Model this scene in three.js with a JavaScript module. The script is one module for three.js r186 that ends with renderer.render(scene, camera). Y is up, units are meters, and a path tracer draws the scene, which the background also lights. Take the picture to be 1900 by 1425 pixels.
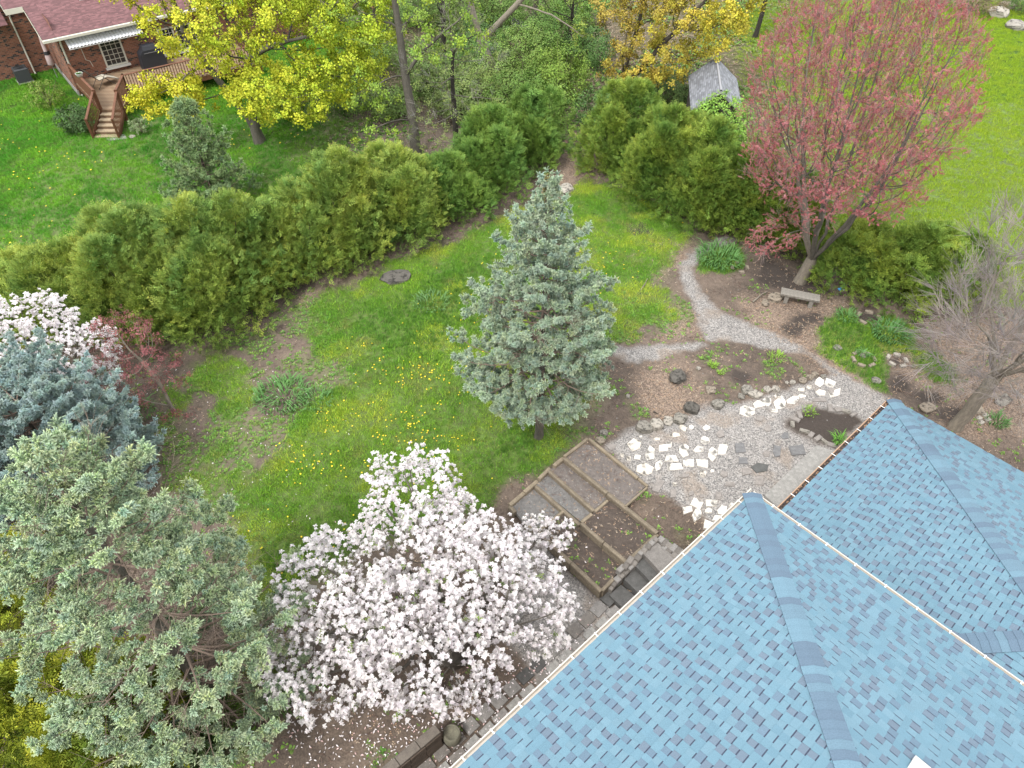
import * as THREE from 'three';
import { mergeGeometries } from 'three/addons/utils/BufferGeometryUtils.js';

// ---------------------------------------------------------------- camera, sky, sun, exposure
const H = 16.5, F = 1363, PW = 1900, PH = 1425, TILT = Math.PI / 4;
const scene = new THREE.Scene();
const camera = new THREE.PerspectiveCamera(2 * Math.atan(PH / 2 / F) * 180 / Math.PI, PW / PH, 0.5, 400);
camera.position.set(0, H, 0);
camera.rotation.set(-TILT, 0, 0);
const renderer = new THREE.WebGLRenderer({ antialias: true });
renderer.toneMapping = THREE.LinearToneMapping;
renderer.toneMappingExposure = 2.28;
renderer.shadowMap.enabled = true;
{ // bright overcast sky: even white cloud, a little brighter overhead
  const w = 64, h = 32, a = new Float32Array(w * h * 4);
  for (let j = 0; j < h; j++) for (let i = 0; i < w; i++) {
    const e = Math.sin(((j + 0.5) / h - 0.5) * Math.PI), l = e > 0 ? 0.62 + 0.42 * e : 0.3, o = (j * w + i) * 4;
    a[o] = l * 0.985; a[o + 1] = l; a[o + 2] = l * 1.03; a[o + 3] = 1;
  }
  const t = new THREE.DataTexture(a, w, h, THREE.RGBAFormat, THREE.FloatType);
  t.mapping = THREE.EquirectangularReflectionMapping; t.magFilter = THREE.LinearFilter; t.needsUpdate = true;
  scene.background = t; scene.environment = t;
}
const sun = new THREE.DirectionalLight(new THREE.Color(1, 0.97, 0.92), 1.35);
sun.position.set(-16, 44, 4); sun.target.position.set(0, 0, -22);
sun.castShadow = true; sun.shadow.radius = 24; sun.shadow.mapSize.set(2048, 2048);
Object.assign(sun.shadow.camera, { left: -60, right: 60, top: 60, bottom: -60, near: 1, far: 160 });
scene.add(sun, sun.target);

// ---------------------------------------------------------------- helpers
const V = (x, y, z) => new THREE.Vector3(x, y, z), UPV = V(0, 1, 0);
function RNG(s) { s |= 0; const f = () => { s = (s + 0x6d2b79f5) | 0; let t = Math.imul(s ^ (s >>> 15), 1 | s); t = (t + Math.imul(t ^ (t >>> 7), 61 | t)) ^ t; return ((t ^ (t >>> 14)) >>> 0) / 4294967296; };
  f.r = (a, b) => a + (b - a) * f(); f.s = (a = 1) => (f() * 2 - 1) * a; f.pick = (a) => a[Math.floor(f() * a.length)]; return f; }
const hash = (x, y) => { let h = Math.imul(x, 374761393) + Math.imul(y, 668265263) | 0; h = Math.imul(h ^ (h >>> 13), 1274126177); return ((h ^ (h >>> 16)) >>> 0) / 4294967296; };
function noise(x, y) { const i = Math.floor(x), j = Math.floor(y), a = x - i, b = y - j, u = a * a * (3 - 2 * a), v = b * b * (3 - 2 * b);
  return (hash(i, j) * (1 - u) + hash(i + 1, j) * u) * (1 - v) + (hash(i, j + 1) * (1 - u) + hash(i + 1, j + 1) * u) * v; }
const fbm = (x, y, o = 3) => { let s = 0, a = 0.5, n = 0; for (let k = 0; k < o; k++) { s += a * noise(x, y); n += a; a *= 0.5; x = x * 2.03 + 17.1; y = y * 2.03 + 9.7; } return s / n; };
const sstep = (a, b, x) => { const t = Math.min(1, Math.max(0, (x - a) / (b - a))); return t * t * (3 - 2 * t); };
const lerp = (a, b, t) => a + (b - a) * t, clamp = (x, a = 0, b = 1) => Math.min(b, Math.max(a, x));
const mix3 = (a, b, t) => [lerp(a[0], b[0], t), lerp(a[1], b[1], t), lerp(a[2], b[2], t)];

// a point of the photograph (1900 x 1425) as a point of the place, on the level Y
const C7 = Math.SQRT1_2;
function at(px, py, Y = 0) { const u = (px - 950) / F, v = (712.5 - py) / F, h = H - Y, den = C7 - C7 * v; return V(u / den * h, Y, -(C7 + C7 * v) / den * h); }
// terrain: the garden falls about 0.65 m from the patio towards the lower path
const SA = [-0.74, -0.673]; // down-slope direction in (x, d)
function gh(x, z) {
  const d = -z, rx = x - 2.25, rd = d - 14.27, w = rx * SA[0] + rd * SA[1], al = Math.abs(rx * -0.673 + rd * 0.74);
  const wide = 3.4 + 0.45 * Math.max(0, al - 3);
  return lerp(-0.65 * sstep(-0.2 - 0.12 * Math.max(0, al - 3), wide, w), -0.65, sstep(-8, -15, x) * sstep(18, 27, d)) + (fbm(x * 0.35, d * 0.35) - 0.5) * 0.1;
}
function G(px, py, up = 0) { let p = at(px, py, 0); for (let k = 0; k < 8; k++) p = at(px, py, gh(p.x, p.z)); p.y += up; return p; }
// height above sea level of a point standing at depth d that the photograph shows at row py
const levelAt = (d, py) => { const r = (712.5 - py) / F; return H - d * (1 - r) / (1 + r); };

class MB { // collects faces, tubes and boxes into one geometry
  constructor() { this.p = []; this.n = []; this.u = []; this.c = []; this.i = []; }
  v(p, n, u, c) { this.p.push(p.x, p.y, p.z); this.n.push(n.x, n.y, n.z); this.u.push(u[0], u[1]); this.c.push(c[0], c[1], c[2]); return this.p.length / 3 - 1; }
  tri(a, b, c, col = W1, cb = col, cc = col) {
    const n = b.clone().sub(a).cross(c.clone().sub(a)).normalize();
    const k = this.v(a, n, [a.x + a.y, a.z], col); this.v(b, n, [b.x + b.y, b.z], cb); this.v(c, n, [c.x + c.y, c.z], cc); this.i.push(k, k + 1, k + 2); return this; }
  quad(a, b, c, d, col = W1, uv = null, top = col) {
    const n = b.clone().sub(a).cross(d.clone().sub(a)).normalize(), w = a.distanceTo(b), h = a.distanceTo(d), U = uv || [[0, 0], [w, 0], [w, h], [0, h]];
    const k = this.v(a, n, U[0], col); this.v(b, n, U[1], col); this.v(c, n, U[2], top); this.v(d, n, U[3], top); this.i.push(k, k + 1, k + 2, k, k + 2, k + 3); return this; }
  tube(pts, rad, sides = 6, col = W1, cap = false) {
    const N = pts.length, t = V(0, 0, 0), a = V(0, 0, 0), b = V(0, 0, 0), q = V(0, 0, 0), n = V(0, 0, 0); let base = this.p.length / 3, len = 0; const m = sides < 4 ? 3 : sides;
    for (let k = 0; k < N; k++) {
      t.copy(pts[Math.min(N - 1, k + 1)]).sub(pts[Math.max(0, k - 1)]).normalize();
      if (k === 0) { a.set(Math.abs(t.y) > 0.9 ? 1 : 0, Math.abs(t.y) > 0.9 ? 0 : 1, 0).cross(t).normalize(); } else { a.addScaledVector(t, -a.dot(t)).normalize(); len += pts[k].distanceTo(pts[k - 1]); }
      b.copy(t).cross(a);
      for (let s = 0; s <= m; s++) { const an = s / m * 6.28318; n.copy(a).multiplyScalar(Math.cos(an)).addScaledVector(b, Math.sin(an)); q.copy(pts[k]).addScaledVector(n, rad[k]); this.v(q, n, [s / m * Math.max(0.05, rad[0] * 6.28), len], col); }
    }
    for (let k = 0; k < N - 1; k++) for (let s = 0; s < m; s++) { const o = base + k * (m + 1) + s; this.i.push(o, o + 1, o + m + 2, o, o + m + 2, o + m + 1); }
    if (cap) { const o = base + (N - 1) * (m + 1), c = this.v(pts[N - 1], t, [0, 0], col); for (let s = 0; s < m; s++) this.i.push(o + s, o + s + 1, c); }
    return this; }
  box(cx, cy, cz, sx, sy, sz, ry = 0, col = W1, bev = 0) { // bev: chamfer of the upright and top edges
    const x = sx / 2, y = sy / 2, z = sz / 2, cs = Math.cos(ry), sn = Math.sin(ry), P = (a, b, c) => V(cx + a * cs + c * sn, cy + b, cz - a * sn + c * cs);
    if (!bev) {
      this.quad(P(-x, y, z), P(x, y, z), P(x, y, -z), P(-x, y, -z), col); this.quad(P(-x, -y, -z), P(x, -y, -z), P(x, -y, z), P(-x, -y, z), col);
      this.quad(P(-x, -y, z), P(x, -y, z), P(x, y, z), P(-x, y, z), col); this.quad(P(x, -y, -z), P(-x, -y, -z), P(-x, y, -z), P(x, y, -z), col);
      this.quad(P(x, -y, z), P(x, -y, -z), P(x, y, -z), P(x, y, z), col); this.quad(P(-x, -y, -z), P(-x, -y, z), P(-x, y, z), P(-x, y, -z), col);
    } else {
      const i = bev, ring = (yy, e) => [P(-x + e, yy, z - e), P(x - e, yy, z - e), P(x - e, yy, -z + e), P(-x + e, yy, -z + e)], r0 = ring(-y, 0), r1 = ring(y - i, 0), r2 = ring(y, i);
      for (let k = 0; k < 4; k++) { const l = (k + 1) % 4; this.quad(r0[k], r0[l], r1[l], r1[k], col); this.quad(r1[k], r1[l], r2[l], r2[k], col); }
      this.quad(r2[0], r2[1], r2[2], r2[3], col); this.quad(r0[3], r0[2], r0[1], r0[0], col);
    }
    return this; }
  // upright prism over a plan polygon (list of Vector3 with the top level in y), going down by depth
  prism(poly, depth, col = W1, bev = 0) {
    const area = poly.reduce((s, p, k) => { const q = poly[(k + 1) % poly.length]; return s + (q.x - p.x) * (q.z + p.z); }, 0);
    const P = area < 0 ? poly.slice().reverse() : poly.slice(); // counter-clockwise seen from above
    const c = P.reduce((s, p) => s.add(p), V(0, 0, 0)).multiplyScalar(1 / P.length), top = P.map((p) => { const q = p.clone(); if (bev) { const e = c.clone().sub(p); e.y = 0; e.normalize().multiplyScalar(bev); q.add(e); } return q; });
    const L = P.length;
    for (let k = 0; k < L; k++) { const l = (k + 1) % L;
      const a = P[k].clone(), b = P[l].clone(); a.y -= bev; b.y -= bev; const a0 = a.clone(), b0 = b.clone(); a0.y = P[k].y - depth; b0.y = P[l].y - depth;
      this.quad(a0, b0, b, a, col); if (bev) this.quad(a, b, top[l], top[k], col); this.tri(top[k], top[l], c, col); }
    return this; }
  build() { const g = new THREE.BufferGeometry(); const f = (a, n) => new THREE.Float32BufferAttribute(a, n);
    g.setAttribute('position', f(this.p, 3)); g.setAttribute('normal', f(this.n, 3)); g.setAttribute('uv', f(this.u, 2)); g.setAttribute('color', f(this.c, 3)); g.setIndex(this.i); return g; }
}
const W1 = [1, 1, 1];

const ALB = 0.78, WHITE = new Set(['blossom', 'fallen_petals', 'dandelion_flowers']); // one factor for all estimated base colours
// names, things and parts
const taken = new Map();
function numbered(n) { const k = taken.get(n) || 0; taken.set(n, k + 1); return k ? n + '_' + String(k).padStart(3, '0') : n; }
function thing(name, label, category, pos, turn = 0, group) { const o = new THREE.Group(); o.name = numbered(name); if (pos) o.position.copy(pos); o.rotation.y = turn; o.userData = { label, category }; if (group) o.userData.group = group; scene.add(o); return o; }
function part(name, geo, mat, parent, kind) { const m = new THREE.Mesh(geo, mat); m.name = name; if (kind) m.userData.kind = kind; parent.add(m); return m; }
function solo(name, geo, mat, label, category, group) { const m = new THREE.Mesh(geo, mat); m.name = numbered(name); m.userData = { label, category }; if (group) m.userData.group = group; scene.add(m); return m; }
function struct(name, geo, mat) { const m = new THREE.Mesh(geo, mat); m.name = numbered(name); m.userData.kind = 'structure'; scene.add(m); return m; }
// copies: list of {m: Matrix4, c: [r,g,b]}
function scatter(name, geo, mat, list, parent, label, category) {
  const o = new THREE.InstancedMesh(geo, mat, list.length); o.name = parent === scene ? numbered(name) : name; const c = new THREE.Color();
  list.forEach((e, k) => { o.setMatrixAt(k, e.m); const q = WHITE.has(name) ? 1 : ALB; o.setColorAt(k, c.setRGB(e.c[0] * q, e.c[1] * q, e.c[2] * q)); });
  o.userData.kind = 'stuff'; if (label) { o.userData.label = label; o.userData.category = category; } parent.add(o); return o; }
const _q = new THREE.Quaternion(), _q2 = new THREE.Quaternion();
function place(p, dir, roll, sx, sy = sx, sz = sx) { _q.setFromUnitVectors(UPV, dir); _q2.setFromAxisAngle(UPV, roll); return new THREE.Matrix4().compose(p, _q.clone().multiply(_q2), V(sx, sy, sz)); }

// textures
function dataTex(w, h, fn, srgb = true, rep = true) { const a = new Uint8Array(w * h * 4); for (let j = 0; j < h; j++) for (let i = 0; i < w; i++) { const c = fn(i, j), o = (j * w + i) * 4; a[o] = clamp(c[0]) * 255; a[o + 1] = clamp(c[1]) * 255; a[o + 2] = clamp(c[2]) * 255; a[o + 3] = 255; }
  const t = new THREE.DataTexture(a, w, h); if (srgb) t.colorSpace = THREE.SRGBColorSpace; t.magFilter = THREE.LinearFilter; t.minFilter = THREE.LinearMipmapLinearFilter; t.generateMipmaps = true; if (rep) t.wrapS = t.wrapT = THREE.RepeatWrapping; t.needsUpdate = true; return t; }
const tn = (i, j, n, w) => { // tiling value noise: n cells over w pixels
  const x = i / w * n, y = j / w * n, a = Math.floor(x), b = Math.floor(y), u = x - a, v = y - b, s = u * u * (3 - 2 * u), t = v * v * (3 - 2 * v), m = (k) => ((k % n) + n) % n;
  return lerp(lerp(hash(m(a) + n * 91, m(b)), hash(m(a + 1) + n * 91, m(b)), s), lerp(hash(m(a) + n * 91, m(b + 1)), hash(m(a + 1) + n * 91, m(b + 1)), s), t); };
const grainTex = dataTex(256, 256, (i, j) => { const s = 0.62 + 0.38 * (0.4 * hash(i, j) + 0.3 * tn(i, j, 64, 256) + 0.3 * tn(i, j, 12, 256)); return [s, s, s]; });
const grainBump = dataTex(256, 256, (i, j) => { const s = 0.5 * hash(i + 7, j) + 0.3 * tn(i, j, 90, 256) + 0.2 * tn(i, j, 20, 256); return [s, s, s]; }, false);
const barkTex = dataTex(256, 256, (i, j) => { const s = 0.55 + 0.45 * (0.35 * hash(i, j >> 2) + 0.35 * tn(i * 3, j, 32, 256) + 0.3 * tn(i, j, 8, 256)); return [s, s * 0.98, s * 0.95]; });
const woodTex = dataTex(256, 256, (i, j) => { const s = 0.6 + 0.4 * (0.5 * tn(i, j * 8, 64, 256) + 0.3 * hash(j, i >> 5) + 0.2 * tn(i, j, 9, 256)); return [s, s * 0.985, s * 0.96]; });
const rep = (t, x, y = x) => { const c = t.clone(); c.repeat.set(x, y); c.needsUpdate = true; return c; };
const lin = (r, g, b) => new THREE.Color().setRGB(r, g, b);
function mat(r, g, b, o = {}) { return new THREE.MeshStandardMaterial({ color: lin(r * ALB, g * ALB, b * ALB), roughness: 0.9, metalness: 0, ...o }); }
const leafMat = (o = {}) => new THREE.MeshStandardMaterial({ color: 0xffffff, roughness: 0.75, vertexColors: true, side: THREE.DoubleSide, ...o });
const thinLeaf = new THREE.MeshPhysicalMaterial({ color: 0xffffff, roughness: 0.95, vertexColors: true, side: THREE.DoubleSide, transmission: 0.4, thickness: 0 });
const M = {
  leaf: leafMat(), thin: thinLeaf,
  bark: mat(0.2, 0.175, 0.15, { map: rep(barkTex, 2, 1), bumpMap: rep(barkTex, 2, 1), bumpScale: 0.012 }),
  barkGrey: mat(0.3, 0.28, 0.25, { map: rep(barkTex, 2, 1), bumpMap: rep(barkTex, 2, 1), bumpScale: 0.008 }),
  barkPale: mat(0.52, 0.47, 0.4, { map: rep(barkTex, 2, 1), bumpMap: rep(barkTex, 2, 1), bumpScale: 0.006 }),
  barkDark: mat(0.09, 0.08, 0.07, { map: rep(barkTex, 2, 1), bumpMap: rep(barkTex, 2, 1), bumpScale: 0.012 }),
  twig: mat(0.26, 0.19, 0.15),
  timber: mat(0.4, 0.34, 0.26, { map: rep(woodTex, 0.8, 0.8), bumpMap: rep(woodTex, 0.8, 0.8), bumpScale: 0.008 }),
  timberPale: mat(0.52, 0.44, 0.33, { map: rep(woodTex, 0.8, 0.8), bumpMap: rep(woodTex, 0.8, 0.8), bumpScale: 0.008 }),
  concrete: mat(0.62, 0.6, 0.56, { map: rep(grainTex, 1.2), bumpMap: rep(grainBump, 3), bumpScale: 0.004 }),
  slate: mat(0.2, 0.195, 0.185, { map: rep(grainTex, 1.2), bumpMap: rep(grainBump, 3), bumpScale: 0.004 }),
  white: mat(0.8, 0.79, 0.76, { roughness: 0.5 }),
  cream: mat(0.72, 0.64, 0.52, { roughness: 0.6 }),
};
// ---------------------------------------------------------------- ground zones (outlines read from the photograph, kept in metres)
const GX0 = -22, GX1 = 26, GD0 = 1, GD1 = 37, MW = 960, MH = 720;
function zone(polys, blur = 0.12) { // sampler of a soft mask over the garden
  const cv = document.createElement('canvas'); cv.width = MW; cv.height = MH; const g = cv.getContext('2d'); g.fillStyle = '#000'; g.fillRect(0, 0, MW, MH); g.fillStyle = '#fff';
  for (const poly of polys) { g.beginPath(); poly.forEach(([a, b], k) => { const p = G(a, b), x = (p.x - GX0) / (GX1 - GX0) * MW, y = (-p.z - GD0) / (GD1 - GD0) * MH; k ? g.lineTo(x, y) : g.moveTo(x, y); }); g.closePath(); g.fill(); }
  const src = g.getImageData(0, 0, MW, MH).data; let a = new Float32Array(MW * MH); for (let k = 0; k < a.length; k++) a[k] = src[k * 4] / 255;
  const r = Math.max(1, Math.round(blur / 0.05));
  for (let pass = 0; pass < 2; pass++) { const b = new Float32Array(MW * MH);
    for (let y = 0; y < MH; y++) { let s = 0; for (let x = -r; x < MW; x++) { if (x + r < MW) s += a[y * MW + x + r]; if (x - r - 1 >= 0) s -= a[y * MW + x - r - 1]; if (x >= 0) b[y * MW + x] = s / (2 * r + 1); } }
    for (let x = 0; x < MW; x++) { let s = 0; for (let y = -r; y < MH; y++) { if (y + r < MH) s += b[(y + r) * MW + x]; if (y - r - 1 >= 0) s -= b[(y - r - 1) * MW + x]; if (y >= 0) a[y * MW + x] = s / (2 * r + 1); } } }
  return (x, d) => { const u = (x - GX0) / (GX1 - GX0) * MW, v = (d - GD0) / (GD1 - GD0) * MH, i = Math.floor(u), j = Math.floor(v); if (i < 0 || j < 0 || i >= MW - 1 || j >= MH - 1) return 0; const s = u - i, t = v - j, o = j * MW + i;
    return lerp(lerp(a[o], a[o + 1], s), lerp(a[o + MW], a[o + MW + 1], s), t); };
}
const disc = (px, py, rx, ry = rx * 0.7, n = 14) => Array.from({ length: n }, (_, k) => { const a = k / n * 6.283; return [px + Math.cos(a) * rx * (0.85 + 0.3 * hash(k, px | 0)), py + Math.sin(a) * ry * (0.85 + 0.3 * hash(k, py | 0))]; });
const Z = {
  lawn: zone([[[610, 560], [700, 515], [800, 470], [900, 425], [960, 395], [1040, 372], [1100, 338], [1180, 365], [1260, 410], [1290, 436], [1250, 462], [1225, 500], [1180, 520], [1120, 545], [1105, 610], [1105, 700], [1060, 790], [1010, 806], [1048, 832], [985, 880], [960, 905], [900, 915], [800, 960], [700, 1000], [600, 1060], [520, 1110], [455, 1060], [420, 960], [470, 880], [560, 800], [620, 745], [650, 690], [640, 620]]], 0.35),
  scrub: zone([[[350, 680], [420, 620], [520, 570], [620, 530], [660, 600], [650, 700], [560, 800], [470, 870], [430, 960], [330, 900], [300, 800], [320, 730]], [[1010, 790], [1100, 800], [1040, 850], [960, 900], [900, 880]], [[1110, 540], [1200, 520], [1290, 560], [1300, 600], [1200, 620], [1110, 640]], [[470, 1090], [560, 1130], [500, 1300], [440, 1290]], [[330, 1300], [480, 1290], [440, 1425], [330, 1425]]], 0.3),
  fresh: zone([[[1520, 605], [1570, 572], [1610, 580], [1660, 590], [1700, 610], [1690, 650], [1640, 660], [1650, 720], [1610, 700], [1560, 680], [1520, 650]], [[1690, 640], [1730, 650], [1780, 690], [1760, 712], [1720, 700], [1695, 670]], disc(1625, 715, 26, 20), [[1285, 480], [1320, 455], [1380, 455], [1378, 500], [1300, 505]]], 0.15),
  gravel: zone([[[1120, 830], [1180, 788], [1260, 776], [1330, 745], [1380, 745], [1460, 722], [1550, 690], [1640, 730], [1720, 790], [1620, 840], [1540, 900], [1500, 1000], [1380, 1020], [1325, 972], [1205, 900]], [[1565, 712], [1500, 655], [1420, 645], [1360, 634], [1315, 630], [1290, 580], [1264, 515], [1258, 492], [1290, 462], [1345, 440], [1375, 444], [1310, 470], [1286, 498], [1300, 540], [1345, 582], [1400, 600], [1450, 622], [1490, 645], [1560, 690], [1640, 728], [1690, 760], [1640, 780]], [[1140, 645], [1210, 640], [1300, 632], [1315, 642], [1260, 655], [1180, 672], [1140, 662]], [[975, 965], [1050, 1050], [1118, 1105], [1190, 1170], [1020, 1270], [930, 1180], [955, 1060]]], 0.1),
  litter: zone([[[1370, 545], [1440, 560], [1560, 555], [1580, 600], [1520, 610], [1500, 660], [1440, 640], [1380, 590]], [[1490, 660], [1540, 690], [1620, 735], [1600, 700], [1540, 660]], [[1630, 650], [1700, 640], [1730, 690], [1720, 720], [1660, 710]], [[1730, 600], [1900, 580], [1950, 820], [1760, 800], [1740, 720]], [[1150, 470], [1230, 440], [1290, 450], [1262, 500], [1200, 520]], [[1230, 560], [1285, 560], [1310, 620], [1220, 640]], [[1180, 690], [1280, 680], [1300, 740], [1320, 770], [1180, 760]], [[1000, 320], [1060, 285], [1110, 290], [1100, 330], [1030, 350]], [[540, 560], [900, 400], [1000, 325], [980, 345], [760, 460], [560, 575]]], 0.25),
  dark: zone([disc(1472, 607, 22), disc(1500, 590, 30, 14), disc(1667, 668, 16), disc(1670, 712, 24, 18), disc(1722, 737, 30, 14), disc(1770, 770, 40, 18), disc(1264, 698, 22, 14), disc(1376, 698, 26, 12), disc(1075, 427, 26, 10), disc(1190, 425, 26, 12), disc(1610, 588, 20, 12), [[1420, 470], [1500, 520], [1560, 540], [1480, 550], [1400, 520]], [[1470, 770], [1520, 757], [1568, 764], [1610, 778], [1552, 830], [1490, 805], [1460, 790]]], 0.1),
  bed: zone([[[1205, 905], [1300, 970], [1300, 1010], [1230, 985], [1165, 938]], [[470, 1330], [560, 1290], [800, 1330], [760, 1425], [500, 1460], [400, 1425]], [[400, 560], [520, 560], [400, 660], [300, 740], [200, 760], [150, 700]], [[1110, 690], [1300, 640], [1500, 670], [1540, 690], [1400, 740], [1150, 790], [1090, 770]], [[1300, 520], [1400, 470], [1560, 520], [1560, 620], [1500, 640], [1400, 600], [1320, 560]]], 0.25),
};
const warpS = (f, k = 0.3, q = 1.3) => (x, d) => f(x + (fbm(x * q, d * q, 2) - 0.5) * 2 * k, d + (fbm(x * q + 31, d * q + 7, 2) - 0.5) * 2 * k);
const zl = warpS(Z.lawn, 0.5), zs = warpS(Z.scrub, 0.5), zg = warpS(Z.gravel, 0.14, 3), zt = warpS(Z.litter, 0.5), zd = warpS(Z.dark, 0.16, 3), zf = warpS(Z.fresh, 0.2, 2), zb = warpS(Z.bed, 0.4);
// how much of the soil is grown over, by kind of green
const grassCover = (x, d) => clamp(zl(x, d) * 1.35 - 0.62 * sstep(0.52, 0.75, fbm(x * 0.55 + 5, d * 0.55)) * (0.4 + 0.6 * sstep(22, 28, d)) + zf(x, d) * 0.9 + zs(x, d) * 0.75 * sstep(0.36, 0.6, fbm(x * 0.8 + 15, d * 0.8)) - zd(x, d) - zg(x, d) * 1.2);
const weedCover = (x, d) => clamp(zs(x, d) * sstep(0.3, 0.6, fbm(x * 1.1 + 3, d * 1.1)) + zl(x, d) * 0.25 * sstep(0.5, 0.7, fbm(x * 0.9, d * 0.9 + 40)) + zb(x, d) * 0.5 * sstep(0.6, 0.72, fbm(x * 1.3 + 9, d * 1.3)) - zg(x, d) * 1.3 - zd(x, d));

// line of the two hedges: beyond them the neighbours' lawns begin
const HL = [[-26, 17.5], [-17, 19.8], [-11, 21.2], [-8.5, 23.2], [-5.2, 25.4], [-1, 28.4], [1.2, 31.2]], HR = [[3.7, 32], [5.6, 29], [7.7, 26.2], [9.7, 25.3], [13, 22.6], [17, 20.6], [24, 18]];
const hline = (L, x) => { if (x <= L[0][0]) return L[0][1]; for (let k = 1; k < L.length; k++) if (x <= L[k][0]) return lerp(L[k - 1][1], L[k][1], (x - L[k - 1][0]) / (L[k][0] - L[k - 1][0])); return L[L.length - 1][1]; };
const beyond = (x, d) => x < 1.2 ? d > hline(HL, x) : x > 3.7 ? d > hline(HR, x) : d > 31.5;
const woodFloor = (x, d) => { const a = sstep(-11.5, -6, x + (fbm(x * 0.3, d * 0.3) - 0.5) * 4) * sstep(17, 11, x) * sstep(28, 33, d); return clamp(Math.max(a, sstep(49, 54, d + (fbm(x * 0.2, d * 0.2) - 0.5) * 5)) * 1.1); };
{ // garden ground
  const TW = 2048, TH = 1536, soilA = [0.095, 0.073, 0.058], soilB = [0.21, 0.16, 0.125], tan = [0.38, 0.28, 0.21];
  const px = new Uint8Array(TW * TH * 4), bump = new Uint8Array(TW * TH * 4);
  const enc = (v) => { v = clamp(v); return (v < 0.0031308 ? v * 12.92 : 1.055 * Math.pow(v, 1 / 2.4) - 0.055) * 255; };
  for (let j = 0; j < TH; j++) for (let i = 0; i < TW; i++) {
    const x = GX0 + (i + 0.5) / TW * (GX1 - GX0), d = GD0 + (j + 0.5) / TH * (GD1 - GD0), n1 = fbm(x * 0.9, d * 0.9), n2 = noise(x * 9, d * 9), n3 = hash(i, j);
    let c = mix3(soilA, soilB, clamp(n1 * 1.5 - 0.3 + (n2 - 0.5) * 0.5));
    const li = zt(x, d); c = mix3(c, tan, clamp((0.12 + li * 0.75) * (n3 > 0.55 ? 1 : 0.25)));
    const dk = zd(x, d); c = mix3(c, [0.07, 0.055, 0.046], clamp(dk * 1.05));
    const bey = beyond(x, d) ? 1 - woodFloor(x, d) : 0, gr = Math.max(grassCover(x, d), bey), we = weedCover(x, d);
    c = mix3(c, mix3([0.1, 0.13, 0.035], [0.15, 0.25, 0.045], n2), clamp(gr * 0.9 + we * 0.35));
    const gv = clamp(zg(x, d) * 1.25 - 0.15 * n2 - 0.12) * (1 - clamp(zd(x, d) * 1.2)); const stone = n3 < 0.25 ? [0.17, 0.165, 0.16] : n3 > 0.93 ? [0.53, 0.505, 0.475] : [0.365, 0.34, 0.318];
    const gcol = mix3(stone, [0.34, 0.27, 0.21], 0.55 * sstep(0.52, 0.75, fbm(x * 1.4 + 20, d * 1.4))); c = mix3(c, gcol, gv);
    const k = (0.82 + 0.36 * n3) * ALB, o = (j * TW + i) * 4;
    px[o] = enc(c[0] * k); px[o + 1] = enc(c[1] * k); px[o + 2] = enc(c[2] * k); px[o + 3] = 255;
    const b = (0.45 * n3 + 0.35 * n2 + 0.2 * n1) * 255; bump[o] = bump[o + 1] = bump[o + 2] = b; bump[o + 3] = 255;
  }
  const tx = (a, s) => { const t = new THREE.DataTexture(a, TW, TH); if (s) t.colorSpace = THREE.SRGBColorSpace; t.magFilter = THREE.LinearFilter; t.needsUpdate = true; return t; };
  const nx = 192, nd = 144, p = [], uv = [], ix = [];
  for (let j = 0; j <= nd; j++) for (let i = 0; i <= nx; i++) { const x = lerp(GX0, GX1, i / nx), d = lerp(GD0, GD1, j / nd); p.push(x, gh(x, -d) - terraceDip(x, d), -d); uv.push(i / nx, j / nd); if (i < nx && j < nd) { const o = j * (nx + 1) + i; ix.push(o, o + 1, o + nx + 2, o, o + nx + 2, o + nx + 1); } }
  const g = new THREE.BufferGeometry(); g.setAttribute('position', new THREE.Float32BufferAttribute(p, 3)); g.setAttribute('uv', new THREE.Float32BufferAttribute(uv, 2)); g.setIndex(ix); g.computeVertexNormals();
  struct('garden_ground', g, new THREE.MeshStandardMaterial({ map: tx(px, true), bumpMap: tx(bump, false), bumpScale: 0.03, roughness: 0.97 }));
}
function terraceDip(x, d) { const rx = x - 2.25, rd = d - 14.27, w = rx * SA[0] + rd * SA[1], a = rx * 0.673 - rd * 0.74; return w > -0.05 && w < 3.35 && a > 0.1 && a < 5.6 ? 0.16 * sstep(-0.05, 0.3, w) * sstep(3.35, 3.0, w) * sstep(0.1, 0.5, a) * sstep(5.6, 5.2, a) : 0; }
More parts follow.
